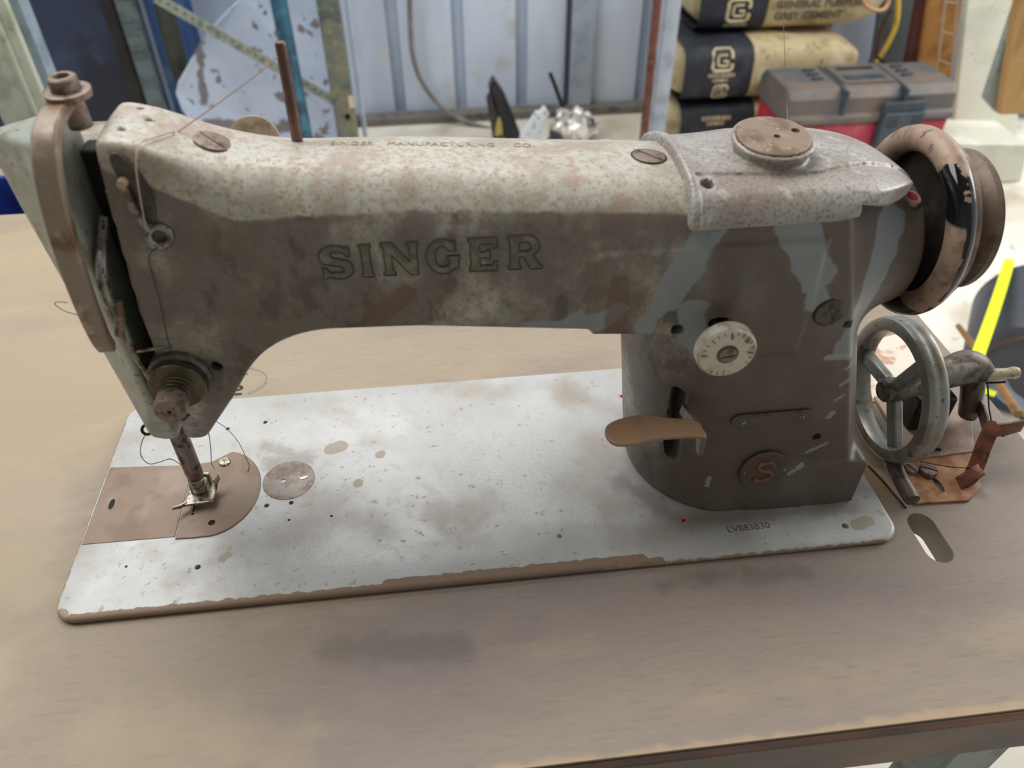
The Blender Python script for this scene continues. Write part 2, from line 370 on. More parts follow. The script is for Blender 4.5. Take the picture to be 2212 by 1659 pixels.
b = MB(); b.box((-2660, -1760, -750), (2700, -1700, 2290)); struct(b.build('wall_front', SHED, smooth=0))
b = MB(); b.box((-2660, -1700, -750), (-2605, 2560, 2290)); struct(b.build('wall_left', SHED, smooth=0))
b = MB(); b.box((-2660, -1760, 2290), (2700, 2560, 2340)); struct(b.build('ceiling', SHED, smooth=0))
b = MB(); b.box((-2600, 2420, -750), (3600, 2476, -722)); struct(b.build('baseboard_back', simple('dusty_bottom_rail', '#6f6a63', .7, 0, [('#4c4843', 40, .5, .65)]), smooth=0, bevel=4))

# ================================================================ sewing table
TW = Mat('worn_brown_ply', '#887a69', .6)
TW.put(TW.blob([(230, -80, 560, -60, 95), (330, 230, 480, 260, 60)], 30, 90, 70, 'XY'), '#867b77', .6, None, .8)
TW.stain('#988a76', 190, .38, .66, 6, (2.4, 1, 1), seed=3, amount=.85)
TW.stain('#7a6f6b', 80, .50, .70, 6, (3, 1, 1), seed=8, amount=.7)
TW.stain('#a39178', 34, .56, .76, 6, (2.6, 1, 1), seed=5, amount=.55)
TW.stain('#6f6560', 2.2, .50, .74, 5, (6, 1, 1), seed=11, amount=.35)
TW.stain('#a59a8c', 1.8, .56, .76, 5, (5, 1, 1), seed=13, amount=.3)
TW.put(TW.blob([(40, -60, 110, -75, 14), (105, -72, 125, -85, 10), (-60, 220, -150, 330, 110), (-40, 40, -60, 120, 34), (-20, -20, -40, -60, 20)], 14, 26, 18, 'XY'), '#a8967a', .6, None, .45)
TW.put(TW.blob([(150, -30, 215, -38, 8), (330, -12, 372, -9, 3), (380, -12, 410, -14, 4)], 4, 12, 5, 'XY'), '#5e534b', .55, None, .5)
TW.put(TW.blob([(485, 40, 482, 110, 6)], 3, 12, 4, 'XY'), '#a3814f', .6, None, .6)
TW.put(TW.blob([(410, -101, 597, -101, 4), (200, -101, 420, -101, 2)], 2.5, 16, 2, 'XY'), '#b59c7a', .6, None, .6)
TW.bump(5, .1, 4, (10, 1, 1))
TEDGE = simple('dark_varnished_edge', '#4a3c36', .45, 0, [('#6d4d3a', 60, .45, .62, dict(stretch=(3, 1, 1))), ('#3a3b44', 70, .5, .66, dict(stretch=(3, 1, 1)))])
table = thing('sewing_table', 'brown wooden sewing table top with an oval slot beside the machine', 'table', (0, 180, -750))
b = MB(); b.box((-640, -101, -18), (597, 470, 0)); tt = b.build('table_top', TW.m, table, smooth=0)
def capsule(x, y0, y1, r, z0, z1, n=14):
    P = [(x+r*math.cos(math.pi*k/n), y1+r*math.sin(math.pi*k/n), z0) for k in range(n+1)]+[(x-r*math.cos(math.pi*k/n), y0-r*math.sin(math.pi*k/n), z0) for k in range(n+1)]
    m = MB(); m.prism(P, (0, 0, z1-z0)); return m
cut(tt, [capsule(494.5, -8, 12, 8.0, -60, 10), capsule(491, 62, 150, 5, -60, 10)])
b = MB(); b.prism([(-640, -101.2, -18.2), (-640, -101.2, -1.5), (-640, -104.5, -4), (-640, -104.5, -38), (-640, -95, -41), (-640, -95, -18.2)], (1237, 0, 0)); b.build('front_edge_strip', TEDGE, table, bevel=1)
b = MB(); b.prism([(597, -101, -1.5), (600, -101, -4), (600, -101, -38), (597, -101, -41)], (0, 571, 0)); b.build('side_edge_strip', TEDGE, table, bevel=.6)
LEGM = simple('grey_green_hammered_steel', '#7b8884', .45, .2, [('#5f6a66', 20, .5, .66)])
for lx in (505, -560):
    b = MB(); b.bar((lx, -78, -18), (lx+12, -60, -745), 34, 26, (1, 0, 0)); b.build('leg', LEGM, table, bevel=2)
    b = MB(); b.bar((lx, 400, -18), (lx+12, 400, -745), 34, 26, (1, 0, 0)); b.build('leg', LEGM, table, bevel=2)
    b = MB(); b.box((lx+10, -88, -25), (lx+46, 420, -18.3)); b.build('top_bracket', LEGM, table, bevel=1)
    b = MB(); b.bar((lx+12, -110, -742), (lx+12, 440, -742), 40, 16, (1, 0, 0)); b.build('foot', LEGM, table, bevel=3)
b = MB(); b.bar((-550, 380, -600), (517, 380, -600), 40, 12, (0, 0, 1)); b.build('stretcher', LEGM, table, bevel=2)
b = MB(); b.cyl((440, -70, -18), (440, -70, -50), 6, 5); b.cyl((440, -70, -50), (440, -70, -58), 9, 7); b.build('bracket_bolt', DARK, table)

# ================================================================ sewing machine
mc = thing('sewing_machine', 'old grey industrial sewing machine with rusty grime on a white enamel bed', 'sewing machine', (238, 85, 0))
# --- bed
P = rrect(238, 85, 476, 170, 13, 7); b = MB(); b.prism([(x, y, 0.05) for x, y in P], (0, 0, 4.95))
bed = b.build('bed', BED, mc, smooth=40, bevel=2.6, bseg=4); holes = []
for hx, hy, r in ((95.6, 141.8, 1.5), (71.3, 138.4, 1.4), (105.4, 67.8, 1.6), (120, 68.3, 1.5), (72.3, 26.9, 1.7), (340.1, 138.8, 1.1), (352.8, 27.3, 1.3), (445.8, 12.2, 2.0), (32, 32, .9), (145, 55, .9), (120, 55, .9)):
    c = MB(); c.cyl((hx, hy, .9), (hx, hy, 9), r, n=16); holes.append(c)
bpy.context.view_layer.update(); cut(bed, holes)
bed.data.polygons.foreach_set('use_smooth', [True]*len(bed.data.polygons)); bed.data.set_sharp_from_angle(angle=math.radians(38))
# --- slide plate, needle plate
sl = MB(); sl.prism([(2.5, 50.5, 4.2), (55, 50, 4.2), (55, 107, 4.2), (2.5, 111, 4.2)], (0, 0, 1.25)); slide = sl.build('slide_plate', PLATE, mc, smooth=0, bevel=.3)
c = MB(); c.prism([(11.8+1.7*math.cos(a), 79.6+4.2*math.sin(a), 4.6) for a in [2*math.pi*k/16 for k in range(16)]], (0, 0, 3)); cut(slide, [c])
arc = [(55.6, 48), (66, 47.6)]+[(72+28*math.sin(math.radians(a)), 82-34.5*math.cos(math.radians(a))) for a in range(8, 176, 8)]+[(66, 108), (55.6, 107)]
npl = MB(); npl.prism([(x, y, 4.2) for x, y in arc], (0, 0, 1.7)); nplate = npl.build('needle_plate', PLATE, mc, smooth=30, bevel=.5)
c1 = MB(); c1.cyl((74.9, 57.6, 4.6), (74.9, 57.6, 8), 2.1, n=18); c2 = MB(); c2.box((62, 66.9, 4.6), (62.8, 75.5, 8)); c3 = MB(); c3.cyl((62.4, 65.6, 4.6), (62.4, 65.6, 8), .9, n=12)
c4 = MB(); c4.box((70, 76, 4.6), (73.5, 92, 8)); c5 = MB(); c5.cyl((69.5, 74, 4.6), (69.5, 74, 8), .9, n=12); c6 = MB(); c6.box((63, 76, 4.6), (66, 92, 8)); cut(nplate, [c1, c2, c3, c4, c5, c6])
b = MB(); b.box((58, 52, 4.9), (80, 96, 5.12)); b.build('plate_hole_shade', BLACKHOLE, nplate, smooth=0)  # black slab under the needle plate holes, standing in for their shade
b = MB(); b.box((8.5, 74, 4.9), (15, 85, 5.12)); b.build('slide_hole_shade', BLACKHOLE, slide, smooth=0)  # black slab below the slide plate hole, in place of its shade
b = MB()
for k in range(7): b.box((70.5, 77+k*2, 5), (73, 78.2+k*2, 6.1)); b.box((63.4, 77+k*2, 5), (65.6, 78.2+k*2, 6.1))
b.build('feed_dog', DARK, mc, smooth=0)
def screw(name, p, nrm, r, h, mat, slot=20, parent=mc, wslot=.22, ring=False, n=28):
    """slotted screw head standing on a surface"""
    nrm = Vector(nrm).normalized(); p = Vector(p); m = MB(); m.lathe([(-.4, 0), (-.4, r), (h*.65, r), (h, r*.86), (h*1.08, 0)], p, nrm, n, close=False)
    o = m.build(name, mat, parent, smooth=40); u, w = ortho(nrm); a = math.radians(slot); d = u*math.cos(a)+w*math.sin(a)
    c = MB(); c.bar(p-d*r*1.2+nrm*(h+.6), p+d*r*1.2+nrm*(h+.6), wslot*r, 2*(.75*h*.7+.6), d.cross(nrm)); 
    cut(o, [c])
    if ring: m = MB(); m.lathe([(-.3, r+.05), (-.3, r+.9), (h*.35, r+.8), (h*.35, r+.05)], p, nrm, n); m.build('screw_seat', DARK, o)
    return o
screw('plate_screw', (74.6, 106.3, 5.8), (0, 0, 1), 3.6, 1.5, BRIGHT, 30)
b = MB(); b.lathe([(0, 0), (0, 16), (.9, 16), (1.1, 15.4), (1.15, 0)], (116.8, 87, 4.3), (0, 0, 1), 44, close=False); ins = b.build('inspection_cover', DULL, mc)
c = MB(); c.cyl((113.5, 86.5, 4.6), (113.5, 86.5, 8), 1.6, n=14); cut(ins, [c])
b = MB(); b.prism([(126+2.4*math.cos(a)+1.2*math.sin(a), 87.5+1.4*math.sin(a), 5.2) for a in [2*math.pi*k/14 for k in range(14)]], (0, 0, .5)); b.build('finger_notch', BRIGHT, ins, bevel=.2)
b = MB(); b.cyl((277.8, 24.5, 4.6), (277.8, 24.5, 5.4), 1.6, 1.3, 12); b.build('bed_rivet', RUSTB, mc)
text('LV883830', 6.4, (389, 17.6, 5.02), (1, .02, 0), (0, 1, 0), simple('stamped_digits', '#5b564b', .7), 'serial_number', mc, .05, 1.0)

# --- arm, head and column casting
def yfr(X): return 30+np.clip((335-X)*14/225, 0, 14)
def armtop(X, Y):
    zr = 213.5-np.clip((X-213)*.025, -1.8, 4.5); hd = np.clip(10.5-5.6*(X-213)/127, 3.4, 12)
    t = np.clip((X-213)/117, 0, 1); return zr+hd*(1-((Y-66)/np.where(Y < 66, 30+6*t, 44-14*t))**2)
def xcr(Z): return 444-.281*np.clip(Z-46, -10, 200)
def body(X, Y, Z):
    yf = yfr(X)
    fr = (yf-Y)*.998
    # arm and head share one front skin
    zb = 152.5-np.clip((X-210)*.072, 0, 8)
    pa = smax(zb-Z+0*Y, (Z-armtop(X, Y)+np.clip((X-331)*.6, 0, 3.5))*.97, 1); pa = smax(smax(pa, 96-X, 1), X-352, 3)
    xr = 90+np.clip(Z-75, 0, 200)*.66; fl = yf+np.clip(112-Z, 0, 60)*.34; xl = 87.5+np.clip(Z-170, 0, 90)*.09-np.clip(150-Z, 0, 80)*.10
    ph = smax(xl-X+0*Y, (X-xr)*.83, 8); ph = smax(ph, 75-Z, 3); hbk = np.clip(Y-82, 0, 60); ph = smax(ph, Z-247.5+hbk*1.1, 5); ph = smax(ph, (X-107)*.62+(Z-247.5)*.78+hbk*.5, 12)
    d = smin(pa, ph, 26)
    bk = Y-np.maximum(160-yf, 118); kk = 4.5+17*np.clip((X-118)/40, 0, 1)*np.clip((Z-172)/24, 0, 1); d = smax(d, (fl-Y)*.97, kk); d = smax(d, bk, 13); d = smax(d, bk*.7+(Z-np.where(X < 140, 250, 219))*.6, 8); d = np.maximum(d, xl-X)
    hb = smax(smax(smax(74-Y, Y-118, 12), np.maximum(46+np.clip(200-Z, 0, 130)*.08-X, X-100), 3), np.maximum(80-Z, Z-226), 3)
    d = smin(d, hb, 1)
    # column
    xlc = 331.5-.108*(Z-5); px, py = (X-(xlc+52)), (Y-88)
    ell = (np.sqrt((np.minimum(px, 0)/52)**2+(np.abs(py)/58)**2+1e-9)-1)*50
    xc = xcr(Z); ch = (X-xc)*.857-(Y-30)*.514
    c = smax(ell, (30.4-Y), 3); c = smax(c, ch, 1.6); c = smax(c, X-(xc+27), 12); c = smax(c, Y-148, 6); c = smax(c, np.maximum(5-Z, Z-206+np.clip(Y-96, 0, 60)*.8), 2)
    pad = np.maximum(np.maximum(np.maximum(29.7+np.clip(408-X, 0, 20)*.09-Y, Y-140), np.maximum(392-X, X-457.5)), np.maximum(5-Z, Z-41)); pad = smax(pad, (X-457.5)*.7+(Z-41)*.7+1.0, 2)
    c = smin(c, pad, 3.5)
    d = smin(d, c, 5)
    wb = smin(zb-Z+0*Y, 347-X+0*Y, 40); wb = smax(wb, (30.2+np.clip(128-Z, 0, 90)*.8)-Y, 3); wb = np.maximum(np.maximum(wb, np.maximum(X-392, 290-X)), np.maximum(Y-118, np.maximum(60-Z, Z-190))); d = smin(d, wb, 3)
    # neck towards the hand wheel
    rn = np.sqrt((Y-84)**2+(Z-157)**2); nk = smax(rn-(45-np.clip(X-408, 0, 52)*.22), np.maximum(360-X, X-458), 4)
    d = smin(d, nk, 16)
    # boss above the stitch dial
    bs = np.sqrt(((X-350)/17)**2+((Y-38)/13)**2+((Z-163)/19)**2+1e-9)-1; d = smin(d, bs*13, 8)
    # openings
    d = np.maximum(d, -smax(np.sqrt((X-348.5)**2+(Z-151.5)**2)-4.6, Y-40, 2.5))
    for hx, hz, r, dep in ((330, 147, 3.1, 60), (416, 141, 2.3, 60), (421, 63, 2.3, 50), (112, 134, 2.8, 66)):
        d = np.maximum(d, -np.maximum(np.sqrt((X-hx)**2+(Z-hz)**2)-r, Y-dep))
    sx = X-(342+(94-Z)*.06); d = np.maximum(d, -np.maximum(np.sqrt(sx**2+np.maximum(np.abs(Z-69)-25, 0)**2)-3.4, Y-62))
    for hx, hy in ((104, 78), (109, 68), (102, 56)): d = np.maximum(d, -np.maximum(np.sqrt(((X-hx)/1.6)**2+(Y-hy)**2)-1.1, 238-Z))
    return d
V, Q = casting(body, (40, 24, 3.5), (470, 156, 251), 1.5)
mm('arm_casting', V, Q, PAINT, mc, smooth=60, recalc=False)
# --- face plate at the needle end
def face(X, Y, Z):
    xl = 26+np.clip(246-Z, 0, 200)*.19
    d = smax((X-73)*-.7-(Y-46)*.714, xl-X, 10); d = smax(d, X-76, 1.2); d = smax(d, 45-Y, 2); d = smax(d, Y-85, 6); d = smax(d, (Z-246.5+(76-X)*.24)*.97, 3.5)
    d = smax(d, 76+np.clip(70-X, 0, 40)*.4-Z, 3); d = smax(d, (45+np.clip(112-Z, 0, 60)*.34)-Y, 3)
    return d
V, Q = casting(face, (20, 38, 66), (80, 98, 251), 1.4); mm('face_plate', V, Q, GREENP, mc, smooth=60, recalc=False)
b = MB(); b.box((77.5, 68, 86), (89, 80, 233)); b.build('slot_shade_block', BLACKHOLE, mc, bevel=1.5)  # black block filling the slot, standing in for the shade inside
# --- cover over the shaft, with its boss
def cvtop(X, Y):
    el = 1-np.clip((X-392)/63, 0, 1.2)**2
    return np.where(X > 392, 184+(armtop(392+0*X, Y)+2.8-184)*np.sqrt(np.clip(el, .0005, 1)), armtop(X, Y)+2.8)
def cover(X, Y, Z):
    yf = yfr(X)-2.0
    zl = np.where(X < 404.5, 200.5, 206-np.clip(X-404.5, 0, 16)*.38-np.clip(X-420, 0, 40)*.15)
    d = smax((yf-Y), (Z-cvtop(X, Y))*.95, 17); d = smax(d, Y-136, 12); d = np.maximum(d, zl-Z); d = smax(d, 328-X, 1.2)
    e = (((np.maximum(X-388, 0)/65)**1.6+(np.abs(Y-80)/53)**1.6+1e-9)**.625-1)*46; d = smax(d, e, 2)
    step = (Y-49-np.clip(X-390, 0, 60)*.35); lip = np.where(step > 0, 0.0, 1.3)         # the top panel stands a little proud of the side
    d = smax(d, (Z-cvtop(X, Y)+lip)*.95, .6)
    bead = np.abs(X-330.5)-2.3; bd = smax(smax(yf-2.0-Y, (Z-armtop(X, Y)-5.0)*.95, 18), np.maximum(Y-137, 198.5-Z), 8); d = smin(d, smax(bead, bd, 2), 1.0)
    t = np.array([0, -.12, .993]); qx, qy, qz = X-374, Y-68, Z-214; h = qy*t[1]+qz*t[2]; rr = np.sqrt(np.maximum(qx**2+qy**2+qz**2-h**2, 0))
    bs = smax(rr-(14.2+np.clip(h+2, 0, 12)*.46), np.maximum(-10-h, h-9.2), 2.4); d = smin(d, bs, 2)
    d = np.maximum(d, -(np.maximum(rr-16.6, 8.2-h)))
    hx, hy, hz = X-337.5, Y-44, Z-212; hh = hy*-.35+hz*.94; d = np.maximum(d, -np.maximum(np.sqrt(np.maximum(hx**2+hy**2+hz**2-hh**2, 0))-3.1, -9-hh))
    hx, hy, hz = X-442, Y-82, Z-200; d = np.maximum(d, -np.maximum(np.sqrt(hx**2+hy**2)-2.2, 198-Z))
    return d
V, Q = casting(cover, (322, 22, 188), (462, 142, 232), 1.1); cov = mm('shaft_cover', V, Q, COVER, mc, smooth=60, recalc=False)
hb_ = MB(); hb_.cyl((337.5, 44+.35*7, 212-.94*7), (337.5, 44+.35*3.2, 212-.94*3.2), 3.1, n=20); hb_.build('cover_hole_shade', DARK, mc)  # dark plug at the bottom of the cover hole, standing in for shade
ax = Vector((0, -.12, .993)); oc = Vector((374, 68, 214))
b = MB(); b.lathe([(7.6, 0), (7.6, 16.4), (9.6, 16.4), (10, 15.9), (10.05, 0)], oc, ax, 48, close=False); cap = b.build('oil_reservoir_cap', RUSTB, mc)
c1 = MB(); c1.cyl(oc+ax*8.6+Vector((1, -1, 0)), oc+ax*14+Vector((1, -1, 0)), 1.5, n=16); c2 = MB(); c2.cyl(oc+ax*8.2+Vector((11, 3, 0)), oc+ax*14+Vector((11, 3, 0)), 2.0, n=18); cut(cap, [c1, c2])
# --- hand wheel on the shaft
wo = (467, 84, 164)
WM = Mat('chipped_black_wheel_rim', '#9a8371', .55, .1); WM.stain('#7d6656', 10, .5, .66, seed=3); WM.stain('#5b4639', 4, .62, .7, seed=4)
blk = WM.blob([(60, 198, 44, 184, 8), (42, 182, 37, 152, 7), (48, 132, 70, 116, 11), (70, 116, 130, 116, 14)], 2.2, 7, .3, 'YZ', 5)
xs_ = WM.math('ADD', WM.axis('X'), WM.math('MULTIPLY', WM.noise(9, 3, seed=8), 6)); keep = WM.math('MAXIMUM', WM.ramp(xs_, 468.2, 468.8), WM.ramp(WM.axis('Z'), 184, 186))
blk = WM.math('MULTIPLY', blk, WM.math('MAXIMUM', keep, WM.ramp(WM.axis('Z'), 134, 132)))
WM.put(blk, '#0e0f12', .08, 0)
WIN = simple('dark_wheel_dish', '#2b2520', .5, .2, [('#3d3329', 10, .45, .65)])
b = MB(); rp = [(6.6*math.cos(a)-.5, 42.3+6.5*math.sin(a)) for a in [2*math.pi*k/20 for k in range(20)]]; b.lathe(rp, wo, (1, 0, 0), 96); b.build('wheel_rim', WM.m, mc, smooth=60)
b = MB(); b.lathe([(3, 0), (3, 10), (5, 38), (-4, 39.5), (-4, 41), (8, 41.5), (8, 10), (10, 0)], wo, (1, 0, 0), 72, close=False); b.build('wheel_dish', WIN, mc)
b = MB(); b.lathe([(6, 20), (6.2, 43.5), (9.5, 43), (12, 38), (12, 20)], wo, (1, 0, 0), 72); b.build('wheel_flange', RUSTB, mc)
b = MB(); b.lathe([(11, 8), (11, 29), (15, 27), (22, 35), (23, 35.8), (26.4, 35.8), (27, 34.8), (26, 31), (26, 8)], wo, (1, 0, 0), 84); b.build('belt_pulley', simple('brown_pulley', '#6a5a4f', .5, .3, [('#57463b', 12, .45, .62), ('#7d6d61', 5, .58, .7)]), mc, smooth=30)
b = MB(); b.cyl((455, 84, 164), (496, 84, 164), 9); b.build('shaft', STEEL, mc)
q, nn = onto(body, (451, 67, 235), (0, 0, -1)); nn = (nn+Vector((0, 0, .6))).normalized()
b = MB(); b.lathe([(-4, 0), (-4, 5.6), (.4, 4.8), (.8, 4), (.8, 0)], q, nn, 24, close=False); bo = b.build('oil_boss', simple('pink_worn_boss', '#9a7f78', .5, 0, [('#7d655c', 4, .46, .62)]), mc)
b = MB(); b.cyl(q+nn*.7, q+nn*1.0, 2.7, n=20); b.build('oil_hole_mark', RED, bo)
# --- stitch length dial
dl = Vector((346, 5.5, 150)); dn = Vector((0, -1, 0))
b = MB(); b.cyl((348.5, 44, 150), (346.2, 8, 150), 2.1, 2.1, 20); stem = b.build('dial_stem', STEEL, mc)
b = MB(); prof = [(-.2, 0), (-.2, 13.0), (1, 13.6), (6, 13.6), (7, 12.7), (7.2, 0)]; b.lathe(prof, (346, 12.7, 150), (0, -1, 0), 72, close=False); dial = b.build('stitch_dial', DIALM, mc, smooth=30)
b = MB()
for k in range(90):
    a = 2*math.pi*k/90; ca, sa = math.cos(a), math.sin(a); b.bar((346+13.62*ca, 11.7, 150+13.62*sa), (346+13.62*ca, 6.9, 150+13.62*sa), .45, .35, (-sa, 0, ca))
b.build('knurling', DIALM, dial, smooth=0)
INK = simple('engraved_mark', '#4a463f', .6)
for k, deg in enumerate(range(0, 360, 15)):
    a = math.radians(deg); L = 3 if k % 3 == 0 else 1.6
    if 190 < deg < 240 or 280 < deg < 330: continue
    m = MB(); m.bar((346+12.2*math.cos(a), 5.46, 150+12.2*math.sin(a)), (346+(12.2-L)*math.cos(a), 5.46, 150+(12.2-L)*math.sin(a)), .28, .1, (-math.sin(a), 0, math.cos(a))); m.build('dial_mark', INK, dial, smooth=0)
text('2', 3.4, (346.6, 5.45, 159.6), (1, 0, 0), (0, 0, 1), INK, 'dial_number', dial, .04)
text('3', 3.0, (354.0, 5.45, 156.4), (.7, 0, -.7), (.7, 0, .7), INK, 'dial_number', dial, .04)
b = MB(); b.lathe([(0, 0), (0, 4.9), (.35, 4.9), (.4, 4.3)], (346, 5.5, 150), (0, -1, 0), 32, close=False); b.build('washer', BRASS, dial)
screw('dial_screw', (346, 5.2, 150), (0, -1, 0), 4.1, 1.1, SCREW, 12, dial)
# --- big screw, name plate, badge
nf = Vector((0, -1, 0))
screw('column_screw', (404, 30.2, 150.5), (.05, -1, 0), 7.2, .7, simple('dark_screw', '#55524e', .4, .6, [('#3a3632', 5, .45, .62)]), 118, mc, .12, True)
def flat(pts, y0, y1):
    m = MB(); m.prism([(x, y0, z) for x, z in pts], (0, y1-y0, 0)); return m
PLM = simple('grimed_name_plate', '#625a52', .5, .3, [('#47423a', 8, .45, .6)])
np_ = flat(rrect(391, 81.5, 45, 9.6, 4.7), 30.6, 29.3).build('name_plate', PLM, mc, bevel=.4)
np2 = flat(rrect(391, 81.5, 42, 7.2, 3.5), 29.6, 29.0).build('name_plate_panel', simple('grimed_panel', '#5c554d', .55, .2, [('#615a50', 5, .45, .62)]), np_, bevel=.2)
for x in (375, 407): b = MB(); b.lathe([(0, 0), (0, 1.5), (.8, 1.1), (1.1, 0)], (x, 29.1, 81.5+(x-391)*.02), (0, -1, 0), 16, close=False); b.build('rivet', STEEL, np_)
text('107W102', 5.4, (391, 29.0, 81.5), (1, 0, 0), (0, 0, 1), simple('raised_plate_type', '#77705f', .45, .4), 'plate_lettering', np_, .18, 1.0)
ov = [(394.5+13.8*math.cos(a)+.0, 41+15.2*math.sin(a)) for a in [2*math.pi*k/40 for k in range(40)]]
bd = flat(ov, 30.6, 28.4).build('oval_badge', simple('dirty_badge', '#5a5048', .5, .2, [('#5f463a', 6, .45, .62)]), mc, bevel=.7, bseg=3)
# the badge S in worn brass
BADGE = simple('copper_badge_letter', '#74503a', .45, .3, [('#85603f', 3, .45, .62)])
sp = spline([(399.3, 28.2, 45.0), (397.5, 28.2, 48.2), (393.5, 28.2, 48.4), (390.3, 28.2, 45.8), (392.5, 28.2, 42.6), (397.5, 28.2, 40.8), (399.4, 28.2, 37.2), (396.2, 28.2, 33.8), (391.8, 28.2, 33.8), (389.3, 28.2, 36.6)], 5)
b = MB(); b.tube(sp, 1.15, 8); b.build('badge_letter', BADGE, bd)
for x in (382.6, 406.4): b = MB(); b.lathe([(0, 0), (0, 1.2), (.7, .8), (.9, 0)], (x, 28.5, 41), (0, -1, 0), 14, close=False); b.build('rivet', STEEL, bd)
# --- reverse lever
lp = spline([(295.6, 13.5, 0), (298, 18.5, 0), (305, 21.5, 0), (316, 22.5, 0), (328, 19, 0), (341.5, 16.5, 0), (344.2, 10, 0), (344.0, 4.5, 0), (335, 5.2, 0), (320, 4.8, 0), (308, 3.2, 0), (300, 4.2, 0), (296.4, 8, 0)], 5, True)
lp = [(p.x, p.y, 99.5+1.2*math.sin((p.x-296)/50*math.pi)) for p in lp]
b = MB(); b.prism(lp, (0, 0, -2.6)); lev = b.build('reverse_lever', LEVER, mc, smooth=50, bevel=1.0, bseg=3)
b = MB(); b.prism([(341.8, 4.2, 98.8), (341.8, 16.8, 98.8), (341.8, 36, 92), (341.8, 38, 84), (341.8, 24, 88), (341.8, 11, 93), (341.8, 8, 86), (341.8, 3.6, 86)], (2.6, 0, 0)); b.build('lever_bracket', simple('grimy_bracket', '#7a6f66', .5, .3, [('#5c5048', 6, .45, .62)]), lev, bevel=.5)
# --- brand decal on the arm: slab letters with a dark outline
def stroke(pts, w):
    P = [Vector((a, b)) for a, b in pts]; L, R = [], []
    for i, p in enumerate(P):
        d = (P[min(i+1, len(P)-1)]-P[max(i-1, 0)]).normalized(); n = Vector((-d.y, d.x)); ww = w
        L.append(p+n*ww/2); R.append(p-n*ww/2)
    return [(p.x, p.y) for p in L+R[::-1]]
def arcp(cx, cy, rx, ry, a0, a1, n=14): return [(cx+rx*math.cos(math.radians(a0+(a1-a0)*k/n)), cy+ry*math.sin(math.radians(a0+(a1-a0)*k/n))) for k in range(n+1)]
GL = {}
GL['I'] = (.36, [[(0, 0), (.36, 0), (.36, .09), (.31, .13), (.31, .87), (.36, .91), (.36, 1), (0, 1), (0, .91), (.05, .87), (.05, .13), (0, .09)]], [])
GL['N'] = (1.08, [[(0, 0), (.36, 0), (.36, .09), (.29, .13), (.29, .62), (.79, 0), (1.02, 0), (1.02, .87), (1.08, .91), (1.08, 1), (.73, 1), (.73, .91), (.8, .87), (.8, .4), (.31, 1), (0, 1), (0, .91), (.06, .87), (.06, .13), (0, .09)]], [])
GL['E'] = (.86, [[(0, 0), (.86, 0), (.86, .3), (.76, .3), (.70, .18), (.34, .18), (.34, .42), (.52, .42), (.56, .36), (.64, .36), (.64, .66), (.56, .66), (.52, .60), (.34, .60), (.34, .82), (.70, .82), (.76, .70), (.86, .70), (.86, 1), (0, 1), (0, .91), (.06, .87), (.06, .13), (0, .09)]], [])
GL['R'] = (1.02, [[(0, 0), (.40, 0), (.40, .09), (.34, .13), (.34, .38), (.46, .38), (.68, 0), (1.04, 0), (1.04, .09), (.96, .12), (.74, .43)]+arcp(.60, .70, .34, .30, -55, 90, 10)+[(0, 1), (0, .91), (.06, .87), (.06, .13), (0, .09)]], [[(.34, .56), (.56, .56)]+arcp(.56, .69, .13, .13, -90, 90, 8)[1:]+[(.34, .82)]])
GL['S'] = (.92, [[(.86, .66), (.86, .98), (.78, .98), (.74, .92)]+arcp(.45, .68, .44, .34, 60, 200, 10)+[(.10, .46), (.35, .41), (.58, .36)]+arcp(.56, .27, .09, .08, 60, -90, 5)+[(.40, .18), (.24, .20), (.14, .34), (.05, .34), (.05, 0), (.13, 0), (.18, .05)]+arcp(.50, .30, .42, .32, -110, 30, 10)+[(.80, .53), (.58, .60), (.40, .63)]+arcp(.40, .72, .08, .08, 250, 90, 5)+[(.58, .80), (.72, .76), (.78, .66)]], [])
GL['G'] = (1.04, [arcp(.50, .5, .50, .52, 48, 318, 26)+[(.88, .12), (.98, .14), (.98, .40), (1.04, .44), (1.04, .53), (.62, .53), (.62, .44), (.70, .40), (.70, .24)]+arcp(.50, .5, .22, .32, 300, 60, 16)+[(.70, .68), (.90, .68), (.90, 1.0), (.84, 1.0)]], [])
def glyph(ch, x0, w, z0, h):
    adv, outs, holes = GL[ch]; sx = w/adv
    def to3(p, off):
        x, z = x0+p[0]*sx, z0+p[1]*h; q, nn = onto(body, (x, 26, z), (0, 1, 0)); return tuple(q+nn*off)
    cu = bpy.data.curves.new('g', 'CURVE'); cu.dimensions = '2D'; cu.fill_mode = 'BOTH'
    for poly in outs+holes:
        s_ = cu.splines.new('POLY'); s_.points.add(len(poly)-1); s_.use_cyclic_u = True
        for q, p in zip(s_.points, poly): q.co = (p[0], p[1], 0, 1)
    t = bpy.data.objects.new('tmp', cu); COL.objects.link(t); bpy.context.view_layer.update()
    me = bpy.data.meshes.new_from_object(t.evaluated_get(bpy.context.evaluated_depsgraph_get())); bpy.data.objects.remove(t)
    V = [to3((v.co.x, v.co.y), .22) for v in me.vertices]; F = [list(p.vertices) for p in me.polygons]; bpy.data.meshes.remove(me)
    o = mm('brand_letter', V, F, DEC, mc, smooth=0, recalc=False)
    b = MB()
    for poly in outs+holes: b.tube([to3(p, .24) for p in poly], .32, 6, True)
    b.build('letter_outline', DECL, o, smooth=0)
px0 = {'S': (690, 762), 'I': (778, 805), 'N': (826, 907), 'G': (921, 995), 'E': (1013, 1075), 'R': (1098, 1171)}
for i, ch in enumerate('SINGER'):
    a0, a1 = px0[ch]; xa = U(a0, 565, y=yfr(np.array(168+96*i/5.)).item())[0]; xb = U(a1, 565, y=yfr(np.array(180+90*i/5.)).item())[0]
    glyph(ch, xa, xb-xa, 181.6+.35*i, 16.2)
